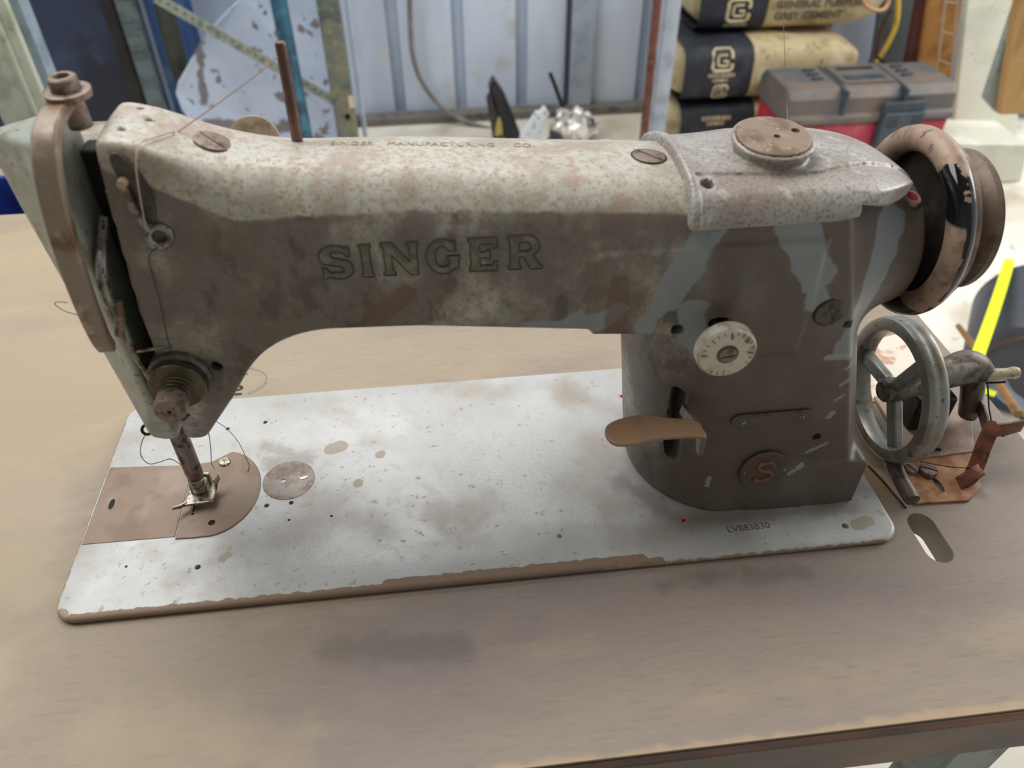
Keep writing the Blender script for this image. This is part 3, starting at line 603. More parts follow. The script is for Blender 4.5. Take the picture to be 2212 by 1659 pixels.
for body_, xm, wd_ in (('SINGER', 187, 1.0), ('MANUFACTURING', 226, 1.0), ('CO.', 263, 1.0)):
    ym = 80.0; q, nn = onto(body, (xm, ym, 262), (0, 0, -1))
    text(body_, 8.4, q+nn*.16, (1, 0, -nn.x/nn.z), (0, 1, -nn.y/nn.z), GOLDF, 'faded_lettering', mc, .08, .68)
# --- screws on the crown, spool pin
for x, y, s_ in ((132, 66, 55), (318, 68, 40)):
    q, nn = onto(body, (x, y, 262), (0, 0, -1)); screw('crown_screw', q-nn*.2, nn, 7.4, .8, SCREW, s_, mc, .16, True)
b = MB(); b.cyl((163, 84, 216), (164, 84, 266.5), 2.5, 2.3, 20); b.lathe([(0, 2.3), (.8, 1.9), (1.2, 0)], (164, 84, 266.5), (0, 0, 1), 20, close=False)
b.build('spool_pin', simple('brown_spool_pin', '#6e4f45', .4, .2, [('#54392f', 8, .45, .6)]), mc)
b = MB(); b.lathe([(-2, 0), (-2, 12), (2, 12), (2.4, 11), (2.4, 0)], (138.5, 112, 214), (.1, -1, .25), 40, close=False); b.build('rear_dial', simple('tan_disc', '#a3957f', .55, 0, [('#85765f', 8, .45, .62)]), mc)
# --- take-up guard, its post and nut
gp = spline([(82, 66, 255), (81.5, 52, 254.5), (80.5, 41, 250), (79, 35.5, 240), (76.5, 33, 222), (74, 33, 200), (71.5, 35, 178), (69.5, 38.5, 160), (68.5, 42.5, 151)], 6)
b = MB(); m_ = len(gp); b.strip(gp, (1, 0, .12), [9.5-2.5*max(0, i/m_-.6)/.4 for i in range(m_)], 5.0); grd = b.build('take_up_guard', GUARD, mc, smooth=40, bevel=.9)
b = MB(); b.lathe([(-12, 0), (-12, 4.5), (0, 4.5), (0, 8.6), (2.6, 8.8), (3, 8), (3, 5.6), (7.5, 5.2), (8, 4.6), (8, 3), (6.4, 2.8), (6.4, 0)], (84.5, 63, 257), (0, -.05, 1), 32, close=False); b.build('guard_nut', SCREW, mc)
# --- thread take-up lever and small rods in the slot
b = MB(); b.tube(spline([(80, 62, 205), (80, 48, 196), (79, 41, 186), (78.5, 41, 176), (79, 47, 168)], 5), [2.6]*21, 10); b.build('take_up_lever', STEEL, mc)
b = MB(); b.tube(spline([(77, 50, 172), (78, 44, 150), (79, 47, 130), (78, 52, 108), (77, 56, 92)], 5), 1.9, 8); b.build('thread_rod', STEEL, mc)
b = MB(); b.tube([(76, 46, 145), (84, 40, 150), (97, 41, 150.5)], .8, 8); b.build('wire_hook', STEEL, mc)
b = MB(); b.tube(spline([(75.5, 43.5, 158), (80, 40, 168), (81, 42, 176)], 4), 2.2, 8); b.build('thread_guide_rod', RUSTB, mc)
# --- thread guide on the head front
gy = onto(body, (104, 30, 226), (0, 1, 0))[0].y
gd = spline([(99, 0, 240), (103, 0, 242), (108, 0, 234), (110, 0, 222), (107.5, 0, 212), (103.5, 0, 214), (100.5, 0, 226)], 4, True)
b = MB(); b.prism([(p.x, gy+.6, p.z) for p in gd], (0, -2.2, 0)); tg = b.build('thread_guide_plate', simple('olive_guide_plate', '#4f4a3d', .45, .3, [('#3d352b', 6, .45, .62)]), mc, bevel=.5)
b = MB(); b.lathe([(0, 0), (0, 2.0), (4, 1.8), (4.6, 0)], (101.5, gy-1.2, 231), (0, -1, 0), 18, close=False); b.build('guide_pin', simple('tan_pin', '#a58d78', .5), tg)
b = MB(); b.tube(spline([(101.5, gy-3.5, 229), (102.5, gy-4, 219), (105, gy-3, 210)], 4), 1.5, 8); b.build('guide_wire', STEEL, tg)
b = MB(); b.lathe([(1.8*math.cos(a), 4.2+1.8*math.sin(a)) for a in [2*math.pi*k/12 for k in range(12)]], (107.5, gy-1.5, 206), (.3, -1, .2), 28); b.build('guide_eyelet', STEEL, tg)
# --- thread tension unit
to = Vector((95, 44, 131)); td = Vector((0, -1, 0))
b = MB(); b.lathe([(-6, 0), (-6, 14.5), (3, 14.5), (4.5, 13.4), (4.5, 0)], to, td, 44, close=False); ten = b.build('tension_unit', simple('grey_tension_base', '#6a675f', .5, .3, [('#4d4a44', 6, .45, .62)]), mc)
b = MB(); b.lathe([(4.4, 0), (4.4, 11), (6.4, 13), (7.2, 13), (7.6, 11), (8.4, 13), (9.2, 12.6), (10, 9.5), (10, 0)], to, td, 44, close=False); b.build('tension_disc', BRASS, ten)
sp = [to+td*(10+8*k/60)+Vector((math.cos(k*.42), 0, math.sin(k*.42)))*(7.4-2.2*k/60) for k in range(61)]
b = MB(); b.tube(sp, .7, 6); b.build('tension_spring', BRASS, ten)
b = MB(); b.cyl(to+td*9, to+td*20, 2.4); b.lathe([(17, 0), (17, 6.6), (18, 7.2), (25, 7.2), (26, 6.4), (26.2, 0)], to, td, 32, close=False); kn = b.build('tension_nut', SCREW, ten)
c = MB(); c.cyl(to+td*24, to+td*30, 1.1, n=12); cut(kn, [c])
b = MB(); b.bar(to+td*26+Vector((4, 0, -6.4)), to+td*22+Vector((6.6, 0, -6.0)), 1.6, 1.2); b.build('nut_burr', SCREW, ten)
# --- needle bar, presser bar, foot
b = MB(); b.cyl((66.5, 79, 90), (66.5, 79, 30), 5.4, 5.0); b.cyl((66.5, 79, 30), (66.5, 79, 22), 5.2, 4.4); b.build('presser_bar', simple('worn_bar', '#7d6f66', .3, .8, [('#4a4038', 6, .45, .62)]), mc)
b = MB(); b.cyl((66, 84, 90), (66, 84, 24), 2.6); b.build('needle_bar', STEEL, mc)
b = MB(); b.lathe([(0, 0), (0, 4.2), (9, 4.6), (10, 3.4), (10, 0)], (66.5, 78, 14), (0, 0, 1), 24, close=False); b.build('needle_clamp', BRIGHT, mc)
b = MB(); b.cyl((66, 83, 16), (66, 83, 6.5), .8, .4, 10); b.build('needle', BRIGHT, mc)
ft = MB(); ft.prism([(58.5, 68, 10), (75, 69, 10), (75.5, 76, 10), (74, 84, 10), (60, 84, 10)], (0, 0, 2)); ft.prism([(60, 84, 10), (73, 84, 10), (72, 87, 19), (61, 87, 19)], (0, -2.2, 0)); ft.box((61.5, 76, 12), (71.5, 82, 20))
pf = ft.build('presser_foot', BRIGHT, mc, smooth=0, bevel=.5)
b = MB(); b.strip([(60, 70, 11), (56, 67.5, 11.2), (52.5, 65.5, 12.6)], (0, 0, 1), [3, 2.6, 2], 1.3); b.build('foot_toe', BRIGHT, pf, bevel=.3)
b = MB(); b.prism([(74.5, 79, 11.5), (78, 84, 15), (77, 87, 17), (73.5, 83, 13.5)], (0, 1.2, 0)); b.build('foot_finger', BRIGHT, pf, bevel=.2)
b = MB(); b.lathe([(.8*math.cos(a), 2.6+.8*math.sin(a)) for a in [2*math.pi*k/8 for k in range(8)]], U(318, 928, y=66), (.2, -.8, .5), 20); b.build('thread_eyelet', DARK, mc)

# ================================================================ loose threads
def thr(pts, label, r=.22, n=8, mat=THREAD, name='thread', group=None):
    b = MB(); b.tube(spline(pts, n), r, 6); return tag(b.build(name, mat), label, 'thread', group)
thr([U(313, 940, y=66), U(305, 960, y=66), U(305, 985, y=70), U(322, 1002, y=74), U(345, 998, y=76), U(370, 992, y=78), U(395, 1008, y=78), U(412, 1026, y=77)], 'dark thread hanging from the wire eyelet to the presser foot')
thr([U(450, 930, y=88), U(455, 965, y=90), U(457, 1000, y=92), (75, 88, 20)], 'short dark thread dropping from the head to the presser foot')
thr([U(458, 905, y=95), U(490, 926, z=14), U(515, 955, z=12), U(530, 985, z=7), U(538, 1005, z=6.2), U(535, 1020, z=6.2)], 'dark thread arching over the bed beside the needle plate')
thr([U(190, 690, y=60), U(165, 680, y=62), U(140, 672, y=64), U(125, 663, y=66), U(118, 655, y=66), U(128, 652, y=66), U(145, 654, y=64)], 'fine brown thread loop sticking out left of the head', .2, mat=simple('brown_thread', '#6b553f', .8))
thr([U(600, 122, y=81), U(540, 172, y=76), *[tuple(onto(body, (121-2*k, 66-3.6*k, 262), (0, 0, -1))[0]+Vector((.3, -.3, 1.0))) for k in range(6)], (109.5, 41.6, 241), (107.5, 39, 230), (105, 38.5, 212)], 'pinkish thread running from the spool pin to the head', .3, mat=simple('pink_thread', '#b39a8c', .8))
thr([(107, 38, 203), U(322, 560, y=42.5), U(345, 650, y=42.5), U(362, 730, y=41), U(375, 780, y=38), U(378, 800, y=36)], 'thread running down the head into the tension discs', .25)
thr([U(1693, -20, y=140), U(1693, 60, y=130), U(1697, 160, y=120), U(1700, 230, y=112), U(1701, 268, y=100)], 'thin grey thread hanging down behind the oil cap', .16, mat=simple('grey_thread', '#7c7770', .8))

# ================================================================ bobbin winder at the right end of the table
bw = thing('bobbin_winder', 'rusty bobbin winder with a grey three-spoke wheel on the table corner', 'bobbin winder', (525, 70, 0))
ALU = simple('cast_aluminium', '#979790', .4, .45, [('#7f7868', 16, .48, .66), ('#5d574c', 4, .63, .7)])
GRIME = simple('grimy_cast_iron', '#6b635a', .5, .4, [('#473f36', 8, .46, .62), ('#857a6d', 5, .58, .7)])
ORANGE = simple('orange_rust_plate', '#a37552', .6, .15, [('#8a5a38', 10, .46, .62), ('#b8916c', 14, .52, .68)])
REDR = simple('red_rust_bracket', '#7a4a35', .6, .15, [('#5d3525', 9, .46, .62), ('#946548', 12, .54, .68)])
wc = Vector((496, 80, 47))
b = MB(); b.lathe([(-6, 44.8), (-3.5, 45.9), (-1.4, 45.4), (1.4, 45.4), (3.5, 45.9), (6, 44.8), (7, 42.5), (6, 37.6), (3, 36.2), (-3, 36.2), (-6, 37.6), (-7, 42.5)], wc, (1, 0, 0), 80); wh = b.build('winder_wheel', ALU, bw, smooth=40)
for deg in (-125, -4, 116):
    a = math.radians(deg); b = MB(); b.bar(wc+Vector((0, 6*math.cos(a), 6*math.sin(a))), wc+Vector((0, 39*math.cos(a), 39*math.sin(a))), 9.5, 6.5, (0, -math.sin(a), math.cos(a))); b.build('spoke', ALU, wh, bevel=1.6)
b = MB(); b.lathe([(-9, 0), (-9, 5.5), (-7, 7.5), (6, 7.5), (6, 0)], wc, (1, 0, 0), 28, close=False); b.build('hub', GRIME, wh)
b = MB(); b.cyl(wc+Vector((5, 0, 0)), (552, 92, 47), 6.5, 8.5, 24); b.build('winder_shaft', GRIME, bw)
b = MB(); b.tube(spline([(536, 92, 46), (548, 96, 48), (558, 96, 46), (565, 92, 42)], 4), [8, 8.4, 8.8, 9, 9.4, 9.8, 10, 10, 9.6, 9, 8.4, 7.6, 7], 14); b.tube(spline([(559, 95, 40), (562, 92, 28), (563, 88, 14), (562.5, 87, 9)], 4), [8, 8, 7.6, 7.4, 7.2, 7, 6.8, 6.6, 6.4, 6.2, 6, 5.6, 5], 14); b.build('winder_arm', GRIME, bw, smooth=60)
b = MB(); b.lathe([(0, 0), (0, 4.2), (4, 4.0), (14, 3.4), (19, 4.0), (21, 3.4), (21.6, 0)], (563, 90, 43), (1, -.08, .1), 24, close=False); b.build('bobbin_spindle', simple('pale_spindle', '#b3a893', .4, .3, [('#8a7c66', 5, .48, .64)]), bw)
b = MB(); b.cyl((563, 86, 40), (575, 85, 40.5), .7); b.build('spindle_spring', DARK, bw)
b = MB(); b.prism([(498, 26, .1), (531, 24.5, .1), (545, 35, .1), (558, 64, .1), (512, 70, .1), (502, 52, .1)], (0, 0, 1.8)); bp = b.build('base_plate', ORANGE, bw, bevel=.4)
cut(bp, [(lambda m: m.prism([(519+2.2*math.cos(a)-.0*math.sin(a), 38+6*math.sin(a), -1) for a in [2*math.pi*k/16 for k in range(16)]], (0, 0, 6)))(MB())])
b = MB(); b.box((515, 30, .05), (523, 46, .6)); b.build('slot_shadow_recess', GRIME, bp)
screw('plate_screw', (517.5, 49, 1.9), (0, 0, 1), 5.6, 3.2, SCREW, 60, bw)
screw('plate_screw', (508, 52, 1.9), (0, 0, 1), 4.4, 2.2, SCREW, 20, bw)
b = MB(); b.prism([(512, 60, .1), (556, 62, .1), (572, 92, .1), (560, 128, .1), (516, 120, .1)], (0, 0, 3)); b.build('winder_foot', simple('pink_dust_plate', '#a3897a', .65, .1, [('#8d7263', 16, .46, .64), ('#b8a292', 20, .54, .7)]), bw, bevel=.6)
b = MB(); b.box((522, 84, 3), (548, 106, 30)); b.build('winder_block', DARK, bw, bevel=2)
# rusty latch bracket: a bent strap standing on the base plate
b = MB(); b.strip(spline([(534, 38, 2.2), (541, 41, 3.5), (546, 46, 9), (549, 51, 18), (553, 56, 27), (557, 58, 31)], 4), (.75, -.65, 0), 9, 2.0); brk = b.build('latch_strap', REDR, bw, smooth=50)
b = MB(); b.strip([(553, 62, 26), (558, 57.5, 26), (567, 58, 26), (578, 60, 26)], (0, 0, 1), [10, 11, 11, 10], 1.8); b.build('latch_tab', REDR, brk, bevel=.4)
b = MB(); b.strip([(556, 63, 24), (563, 78, 22), (568, 96, 20), (572, 112, 19)], (0, 0, 1), [9, 9, 8, 8], 1.6); b.build('latch_arm', GRIME, brk, bevel=.3)
b = MB(); b.strip(spline([(532, 37, 2), (537, 36.5, 8), (541, 38, 12), (544, 41, 9)], 4), (.3, 1, 0), 8, 1.6); b.build('latch_ear', REDR, brk, smooth=50)
b = MB(); b.tube(spline([(494.6, 62, 10), (494, 50, 9), (493.2, 38, 8), (492.6, 24, 7.6)], 5), [4.3, 4.4, 4.5, 4.5, 4.6, 4.6, 4.6, 4.6, 4.6, 4.7, 4.7, 4.8, 4.8, 4.8, 4.8, 4.4], 14); b.build('release_rod', GRIME, bw, smooth=60)
b = MB(); b.tube([(566, 88, 38), (569, 80, 22), (572, 74, 12)], .45, 6); b.tube(spline([(572, 74, 12), (575, 77, 13), (577, 73, 10), (574, 69, 9), (578, 68, 8)], 4), .5, 6); b.build('wire_spring', DARK, bw)
b = MB(); b.tube(spline([(548, 44, 7), (530, 48, 6.5), (514, 55, 6.2)], 4), .3, 6); b.build('tension_wire', DARK, bw)
b = MB(); b.tube([(519, 70, 6), (528, 66, 5.4), (533, 63.5, 5.2)], 1.1, 8); b.build('cotter_pin', DARK, bw)
# scrap of card lying under the winder
CARD = simple('stained_card', '#d6cdbd', .7, 0, [('#b98f78', 22, .52, .62), ('#a7947f', 6, .62, .7)])
b = MB(); b.prism([(508, 118, .1), (548, 112, .1), (572, 132, .1), (580, 168, .1), (566, 188, .1), (540, 182, .1), (520, 150, .1)], (0, 0, .7)); tag(b.build('card_scrap', CARD, smooth=0), 'pale stained scrap of card behind the grey winder wheel', 'card')
thr([(484, 60, .4), (487, 48, .4), (489, 36, .4), (491, 24, .4)], 'dark cord lying in the gap between bed and winder', .7, name='cord')
# printed ruler mark on the table behind the bed
BLK = simple('black_print', '#1d1a17', .7)
pt = thing('ruler_mark', 'black printed number ten on the table behind the bed', 'printed mark', (69, 182, 0))
text('10', 14, (69, 182, .12), (0, 1, 0), (-1, 0, 0), BLK, 'number', pt, .06, .95, bold=.45)
b = MB(); b.bar((63, 199.5, .15), (75, 200.5, .15), .7, .2, (0, 1, 0)); b.build('tick', BLK, pt, smooth=0)
thr([U(545, 790, z=2), U(515, 792, z=1), U(560, 800, z=1), U(575, 815, z=1), U(565, 835, z=1), U(535, 850, z=1)], 'hair-thin thread loop around the printed number on the table', .16, mat=simple('hair_thread', '#75695c', .8))

# ================================================================ behind the table, from left to right
def board(name, label, cat, quad, thick, mat, bev=3, away=(0, 1, 0), group=None):
    b = MB(); b.prism(quad, Vector(away)*thick); return tag(b.build(name, mat, smooth=0, bevel=bev), label, cat, group)
def vpost(px0, px1, v, y, z0, z1, depth):
    x0 = U(px0, v, y=y)[0]; x1 = U(px1, v, y=y)[0]; m = MB(); m.box((x0, y, z0), (x1, y+depth, z1)); return m
CREAM = simple('cream_steel', '#b9bfae', .5, 0, [('#a2a592', 60, .5, .66), ('#8a8a74', 30, .62, .72)])
BLUEGR = simple('blue_grey_steel', '#8b9aa6', .5, .1, [('#74838f', 70, .46, .64)])
t = thing('cream_post', 'cream painted steel post at the far left edge', 'post', (U(40, 120, y=1300)[0], 1300, -750))
m = vpost(-60, 60, 120, 1300, -750, 900, 60); m.build('post', CREAM, t, smooth=0, bevel=4)
m = vpost(62, 88, 120, 1312, -750, 900, 40); m.build('flange', BLUEGR, t, smooth=0, bevel=3)
m = MB(); m.box((U(18, 120, y=1296)[0], 1294, -750), (U(30, 120, y=1296)[0], 1300, 900)); m.build('bead', CREAM, t, bevel=2)
NAVY = simple('navy_panel', '#28324c', .55, 0, [('#1f2536', 240, .46, .62), ('#343f5c', 160, .52, .66)])
m = vpost(-400, 240, 60, 2250, -750, 700, 60); tag(m.build('navy_cabinet', NAVY, smooth=0, bevel=6), 'dark navy steel cabinet behind the machine head', 'cabinet')
BLUE = simple('blue_plastic', '#23378a', .4, 0, [('#1b2a6b', 60, .48, .64)])
tb = thing('blue_crate', 'royal blue plastic crate just left of the machine head', 'crate', (U(-30, 440, y=985)[0], 1080, -750))
cx = U(22, 440, y=985)[0]
for p0, p1 in (((cx-420, 980, -750), (cx, 992, -330)), ((cx-420, 1268, -750), (cx, 1280, -330)), ((cx-12, 992, -750), (cx, 1268, -330)), ((cx-420, 992, -750), (cx-408, 1268, -330)), ((cx-408, 992, -750), (cx-12, 1268, -738))):
    b = MB(); b.box(p0, p1); b.build('wall', BLUE, tb, smooth=0, bevel=3)
b = MB(); b.box((cx-428, 971, -345), (cx+8, 979.5, -325)); b.build('rim', BLUE, tb, smooth=0, bevel=3)
DKP = simple('black_rubber', '#1c1a19', .6, 0, [('#2b2620', 60, .48, .64)])
m = vpost(232, 262, 60, 2190, -750, 700, 50); tag(m.build('black_post', DKP, smooth=0, bevel=6), 'black upright post beside the navy cabinet', 'post')
GALV = simple('grey_checked_steel', '#5d6a70', .5, .3, [('#4b575c', 40, .46, .62), ('#74817f', 26, .56, .68)])
t = thing('slotted_upright', 'grey slotted steel upright left of the blue sheet', 'upright', (U(290, 60, y=2160)[0], 2160, -750))
m = vpost(264, 308, 60, 2160, -750, 700, 40); m.build('upright', GALV, t, smooth=0, bevel=4)
xs = U(286, 60, y=2160)[0]
for k in range(12): b = MB(); b.box((xs-22, 2158.5, -690+k*78), (xs+22, 2160.5, -640+k*78)); b.build('plate', simple('slot_panel', '#66757a', .5, .3, [('#55625f', 30, .48, .62)]), t, smooth=0)
SKYB = simple('blue_sheet', '#4f6fa3', .5, .05, [('#3d5a8c', 120, .46, .62, dict(stretch=(1, 1, 4))), ('#6f8bb5', 90, .54, .68)])
board('blue_steel_sheet', 'blue steel sheet leaning between the grey upright and the white panel', 'sheet', [(U(318, 40, y=2230)[0], 2230, -750), (U(420, 40, y=2230)[0], 2230, -750), (U(420, 40, y=2290)[0], 2300, 500), (U(318, 40, y=2290)[0], 2300, 500)], 12, SKYB)
b = MB(); xk = U(372, 40, y=2215)[0]; b.tube([(xk-4, 2150, -745), (xk+4, 2152, -300), (xk+30, 2155, 300)], 26, 10); tag(b.build('dark_pole', simple('dark_olive_pole', '#3a3d35', .6, 0, [('#2a2b26', 40, .46, .62)])), 'dark olive pole in front of the blue sheet', 'pole')
# big white dented sheet with rust scars
WS = Mat('chipped_white_sheet', '#c3d1ea', .5, .05); WS.stain('#b3c3de', 160, .42, .64, seed=4); WS.stain('#7b6d6c', 46, .60, .64, 4, seed=9, amount=.9); WS.stain('#6d6062', 22, .67, .69, 4, seed=11)
WS.put(WS.blob([(-420, -350, -350, -240, 30), (-430, -520, -400, -360, 10), (-440, -590, -330, -600, 26), (-270, -600, -200, -600, 18)], 12, 40, 4, 'XZ'), '#75696a', .6, None, .9)
oc_ = [U(u, v, y=2060) for u, v in ((525, -10), (470, 45), (430, 95), (400, 150), (378, 188), (372, 215), (385, 250), (410, 285), (425, 330), (760, 330), (752, 180), (735, 60), (690, -60), (600, -90))]
def bow(p): return 2060+40*((p[0]+230)/260)**2
b = MB(); b.prism([(p[0], bow(p), p[2]) for p in oc_]+[], (0, 10, 0)); 
zmin = min(p[2] for p in oc_); b.box((-430, 2085, -750), (-410, 2110, zmin+40)); b.box((-60, 2075, -750), (-40, 2100, zmin+40))
tag(b.build('white_metal_panel', WS.m, smooth=0, bevel=4), 'chipped pale blue-white metal panel with curved left edge and rust patches', 'panel')
t = thing('steel_brace', 'diagonal galvanised brace strip in front of the pale metal panel', 'brace', U(590, 400, y=2012))
BRC = simple('galvanised_strip', '#a9b0a6', .45, .35, [('#8c948e', 20, .46, .62), ('#6f766e', 6, .58, .66)])
b = MB(); b.bar(U(335, -6, y=2012), U(760, 240, y=2025), 26, 5, (0, 0, 1)); b.build('strip', BRC, t, smooth=0)
pa, pb = Vector(U(335, -6, y=2012)), Vector(U(760, 240, y=2025)); dd = (pb-pa); side = Vector((0, 0, 1))-dd.normalized()*dd.normalized().z
for k in range(26):
    p = pa+dd*(k+.5)/26; b = MB(); b.bar(p-Vector((0, 4, 0))-dd.normalized()*4+side*3, p-Vector((0, 4, 0))+dd.normalized()*4+side*3, 5, 2.5, (0, 0, 1)); b.build('notch', simple('notch_dark', '#6d7570', .6, .2), t, smooth=0)
b = MB(); b.cyl((U(655, 280, y=1900)[0]+2, 1900, -750), (U(600, 0, y=1900)[0]-2, 1900, 700), 21, n=24); tag(b.build('teal_pole', simple('teal_paint', '#2f5d74', .45, .1, [('#27485a', 60, .46, .62), ('#3c6f86', 50, .54, .68)])), 'round teal painted pole directly behind the spool pin', 'pole')
t = thing('galvanised_post', 'mottled galvanised post with a bolt hole right of the teal pole', 'post', (U(730, 150, y=1950)[0], 1950, -750))
MOT = simple('mottled_galvanised', '#6f756c', .5, .3, [('#85806a', 40, .48, .62), ('#566060', 60, .52, .68), ('#9b957c', 14, .62, .7)])
m = vpost(706, 752, 150, 1950, -750, 700, 46); m.build('post', MOT, t, smooth=0, bevel=3)
q = U(757, 252, y=1948); b = MB(); b.lathe([(0, 0), (0, 8), (3, 8), (3, 5), (-1, 5)], (q[0]-8, 1950, q[2]), (0, -1, 0), 20, close=False); b.build('bolt', DARK, t)
q = U(759, 220, y=1948); b = MB(); b.prism([(q[0]-8, 1946, q[2]-18), (q[0]+8, 1946, q[2]-16), (q[0]+6, 1946, q[2]+18), (q[0]-7, 1946, q[2]+16)], (0, 3, 0)); b.build('paper_tag', simple('pale_tag', '#c9b9a6', .7), t, smooth=0)
m = vpost(764, 772, 150, 2060, -750, 700, 60); tag(m.build('white_angle_post', simple('white_angle', '#a9b6c8', .5, 0, [('#8c99ad', 60, .46, .62)]), smooth=0, bevel=2), 'thin blue-white angle post beside the mottled galvanised post', 'post')
# low ledge in front of the wall
# grey hose on the wall
b = MB(); b.tube(spline([U(884, -30, y=2440), U(887, 60, y=2440), U(892, 120, y=2435), U(912, 178, y=2425), U(955, 232, y=2410), U(1005, 262, y=2390), U(1060, 280, y=2360), U(1110, 292, y=2330)], 8), 8.5, 10); tag(b.build('grey_hose', simple('grey_hose_rubber', '#6e6b66', .6, 0, [('#837f78', 50, .5, .66)])), 'thin grey hose hanging in a curve on the wall', 'hose')
def gr(pts): return [(p[0], p[1], max(p[2], -749)) for p in pts]
# clutter standing on the floor behind the arm
BP = simple('glossy_black_plastic', '#17151c', .25, 0, [('#2a2631', 30, .5, .66)])
t = thing('black_scoop', 'glossy black plastic scoop with a pointed tip behind the arm', 'scoop', U(1085, 285, y=2250))
b = MB(); q = gr([U(u, v, y=2240) for u, v in ((1067, 172), (1090, 205), (1128, 300), (1100, 306), (1082, 290), (1063, 215), (1056, 195))]); b.prism(q, (0, 60, 0)); b.build('blade', BP, t, smooth=0, bevel=8)
b = MB(); q = [U(u, v, y=2215) for u, v in ((1051, 215), (1060, 200), (1082, 290), (1088, 305), (1066, 305))]; b.prism(gr(q), (0, 30, 0)); b.build('side', simple('dull_black_side', '#2f2b2e', .5, 0, [('#4a4346', 30, .5, .66)]), t, smooth=0, bevel=5)
q = U(1078, 320, y=2200); b = MB(); b.prism([U(u, v, y=2205) for u, v in ((1069, 290), (1073, 265), (1078, 252), (1084, 265), (1086, 290), (1072, 296))], (0, 10, 0)); b.build('yellow_label', simple('olive_label', '#a59a52', .6), t, smooth=0, bevel=2)
PW = simple('white_paper', '#dfe5ee', .6, 0, [('#9aa3ae', 22, .58, .62)])
b = MB(); q = [U(u, v, y=2150) for u, v in ((1126, 290), (1158, 240), (1164, 243), (1176, 229), (1187, 248), (1172, 268), (1168, 300), (1122, 302))]; b.prism(gr(q), (0, 14, 0)); tag(b.build('white_carton', PW, smooth=0, bevel=3), 'white paper carton leaning between the black scoop and the plastic bag', 'carton')
b = MB(); b.tube([U(1188, 158, y=2330), U(1197, 180, y=2328), U(1212, 222, y=2326), (U(1232, 300, y=2320)[0], 2320, -745)], 7, 8); tag(b.build('black_rod', DKP), 'short black rod standing up out of the clutter', 'rod')
# crumpled plastic bag
random.seed(3)
def crumple(name, c, rx, ry, rz, mat, amp, label, cat):
    b = bmesh.new(); bmesh.ops.create_icosphere(b, subdivisions=4, radius=1); V = []
    ph = [(random.uniform(-1, 1), random.uniform(-1, 1), random.uniform(-1, 1), random.uniform(3, 9), random.uniform(0, 6)) for _ in range(9)]
    for v in b.verts:
        k = 1+amp*sum(abs(math.sin((v.co.x*p[0]+v.co.y*p[1]+v.co.z*p[2])*p[3]+p[4]))-.6 for p in ph)/3; V.append((c[0]+v.co.x*rx*k, c[1]+v.co.y*ry*k, c[2]+v.co.z*rz*k))
    F = [[l.index for l in f_.verts] for f_ in b.faces]; b.free(); return tag(mm(name, V, F, mat, smooth=25), label, cat)
FOIL = simple('crumpled_plastic', '#b9b6ae', .22, .25, [('#4a4550', 40, .54, .60), ('#ece9e0', 50, .52, .62)])
q = U(1240, 275, y=2180); crumple('plastic_bag', (q[0], 2180, -688), 70, 58, 58, FOIL, .34, 'crumpled silvery plastic bag behind the arm', 'bag')
q = U(1200, 270, y=2075); crumple('dark_rag', (q[0], 2075, -697), 28, 26, 46, simple('purple_grey_rag', '#6b6069', .7, 0, [('#2e2930', 26, .5, .58), ('#a0958f', 30, .56, .64)]), .2, 'dark crumpled rag between the white carton and the plastic bag', 'rag')
q = U(1310, 282, y=2140); crumple('white_scrap', (q[0], 2140, -732), 32, 22, 14, PW, .2, 'small white paper scrap right of the plastic bag', 'paper')
# dark gap post, grey board, white post, rust pipe
m = vpost(1222, 1230, 100, 2455, -715, 1500, 12); tag(m.build('dark_strip', simple('dark_flashing', '#3a3b42', .6), smooth=0), 'narrow dark flashing strip on the wall left of the grey board', 'strip')
board('grey_board', 'plain pale grey board standing against the wall', 'board', [(U(1234, 100, y=2440)[0], 2440, -720), (U(1284, 100, y=2440)[0], 2440, -720), (U(1284, 100, y=2440)[0], 2440, 900), (U(1234, 100, y=2440)[0], 2440, 900)], 14, simple('pale_board', '#98a3b0', .6, 0, [('#8793a0', 90, .46, .62)]), 2)
b = MB(); b.cyl((U(1393, 280, y=1960)[0], 1960, -750), (U(1418, 0, y=1960)[0]-6, 1960, 700), 12.5, n=20); tag(b.build('rusty_pipe', simple('red_brown_pipe', '#6d4136', .6, .1, [('#55332b', 40, .46, .62), ('#85594a', 20, .58, .68)])), 'thin red-brown rusty pipe beside the white square post', 'pipe')
m = vpost(1428, 1460, 100, 1985, -750, 700, 50); tag(m.build('white_square_post', simple('white_post_paint', '#b3bfcd', .5, 0, [('#9aa5b3', 60, .5, .66), ('#6f6e6b', 8, .68, .72)]), smooth=0, bevel=2), 'white square steel post left of the cement bags', 'post')

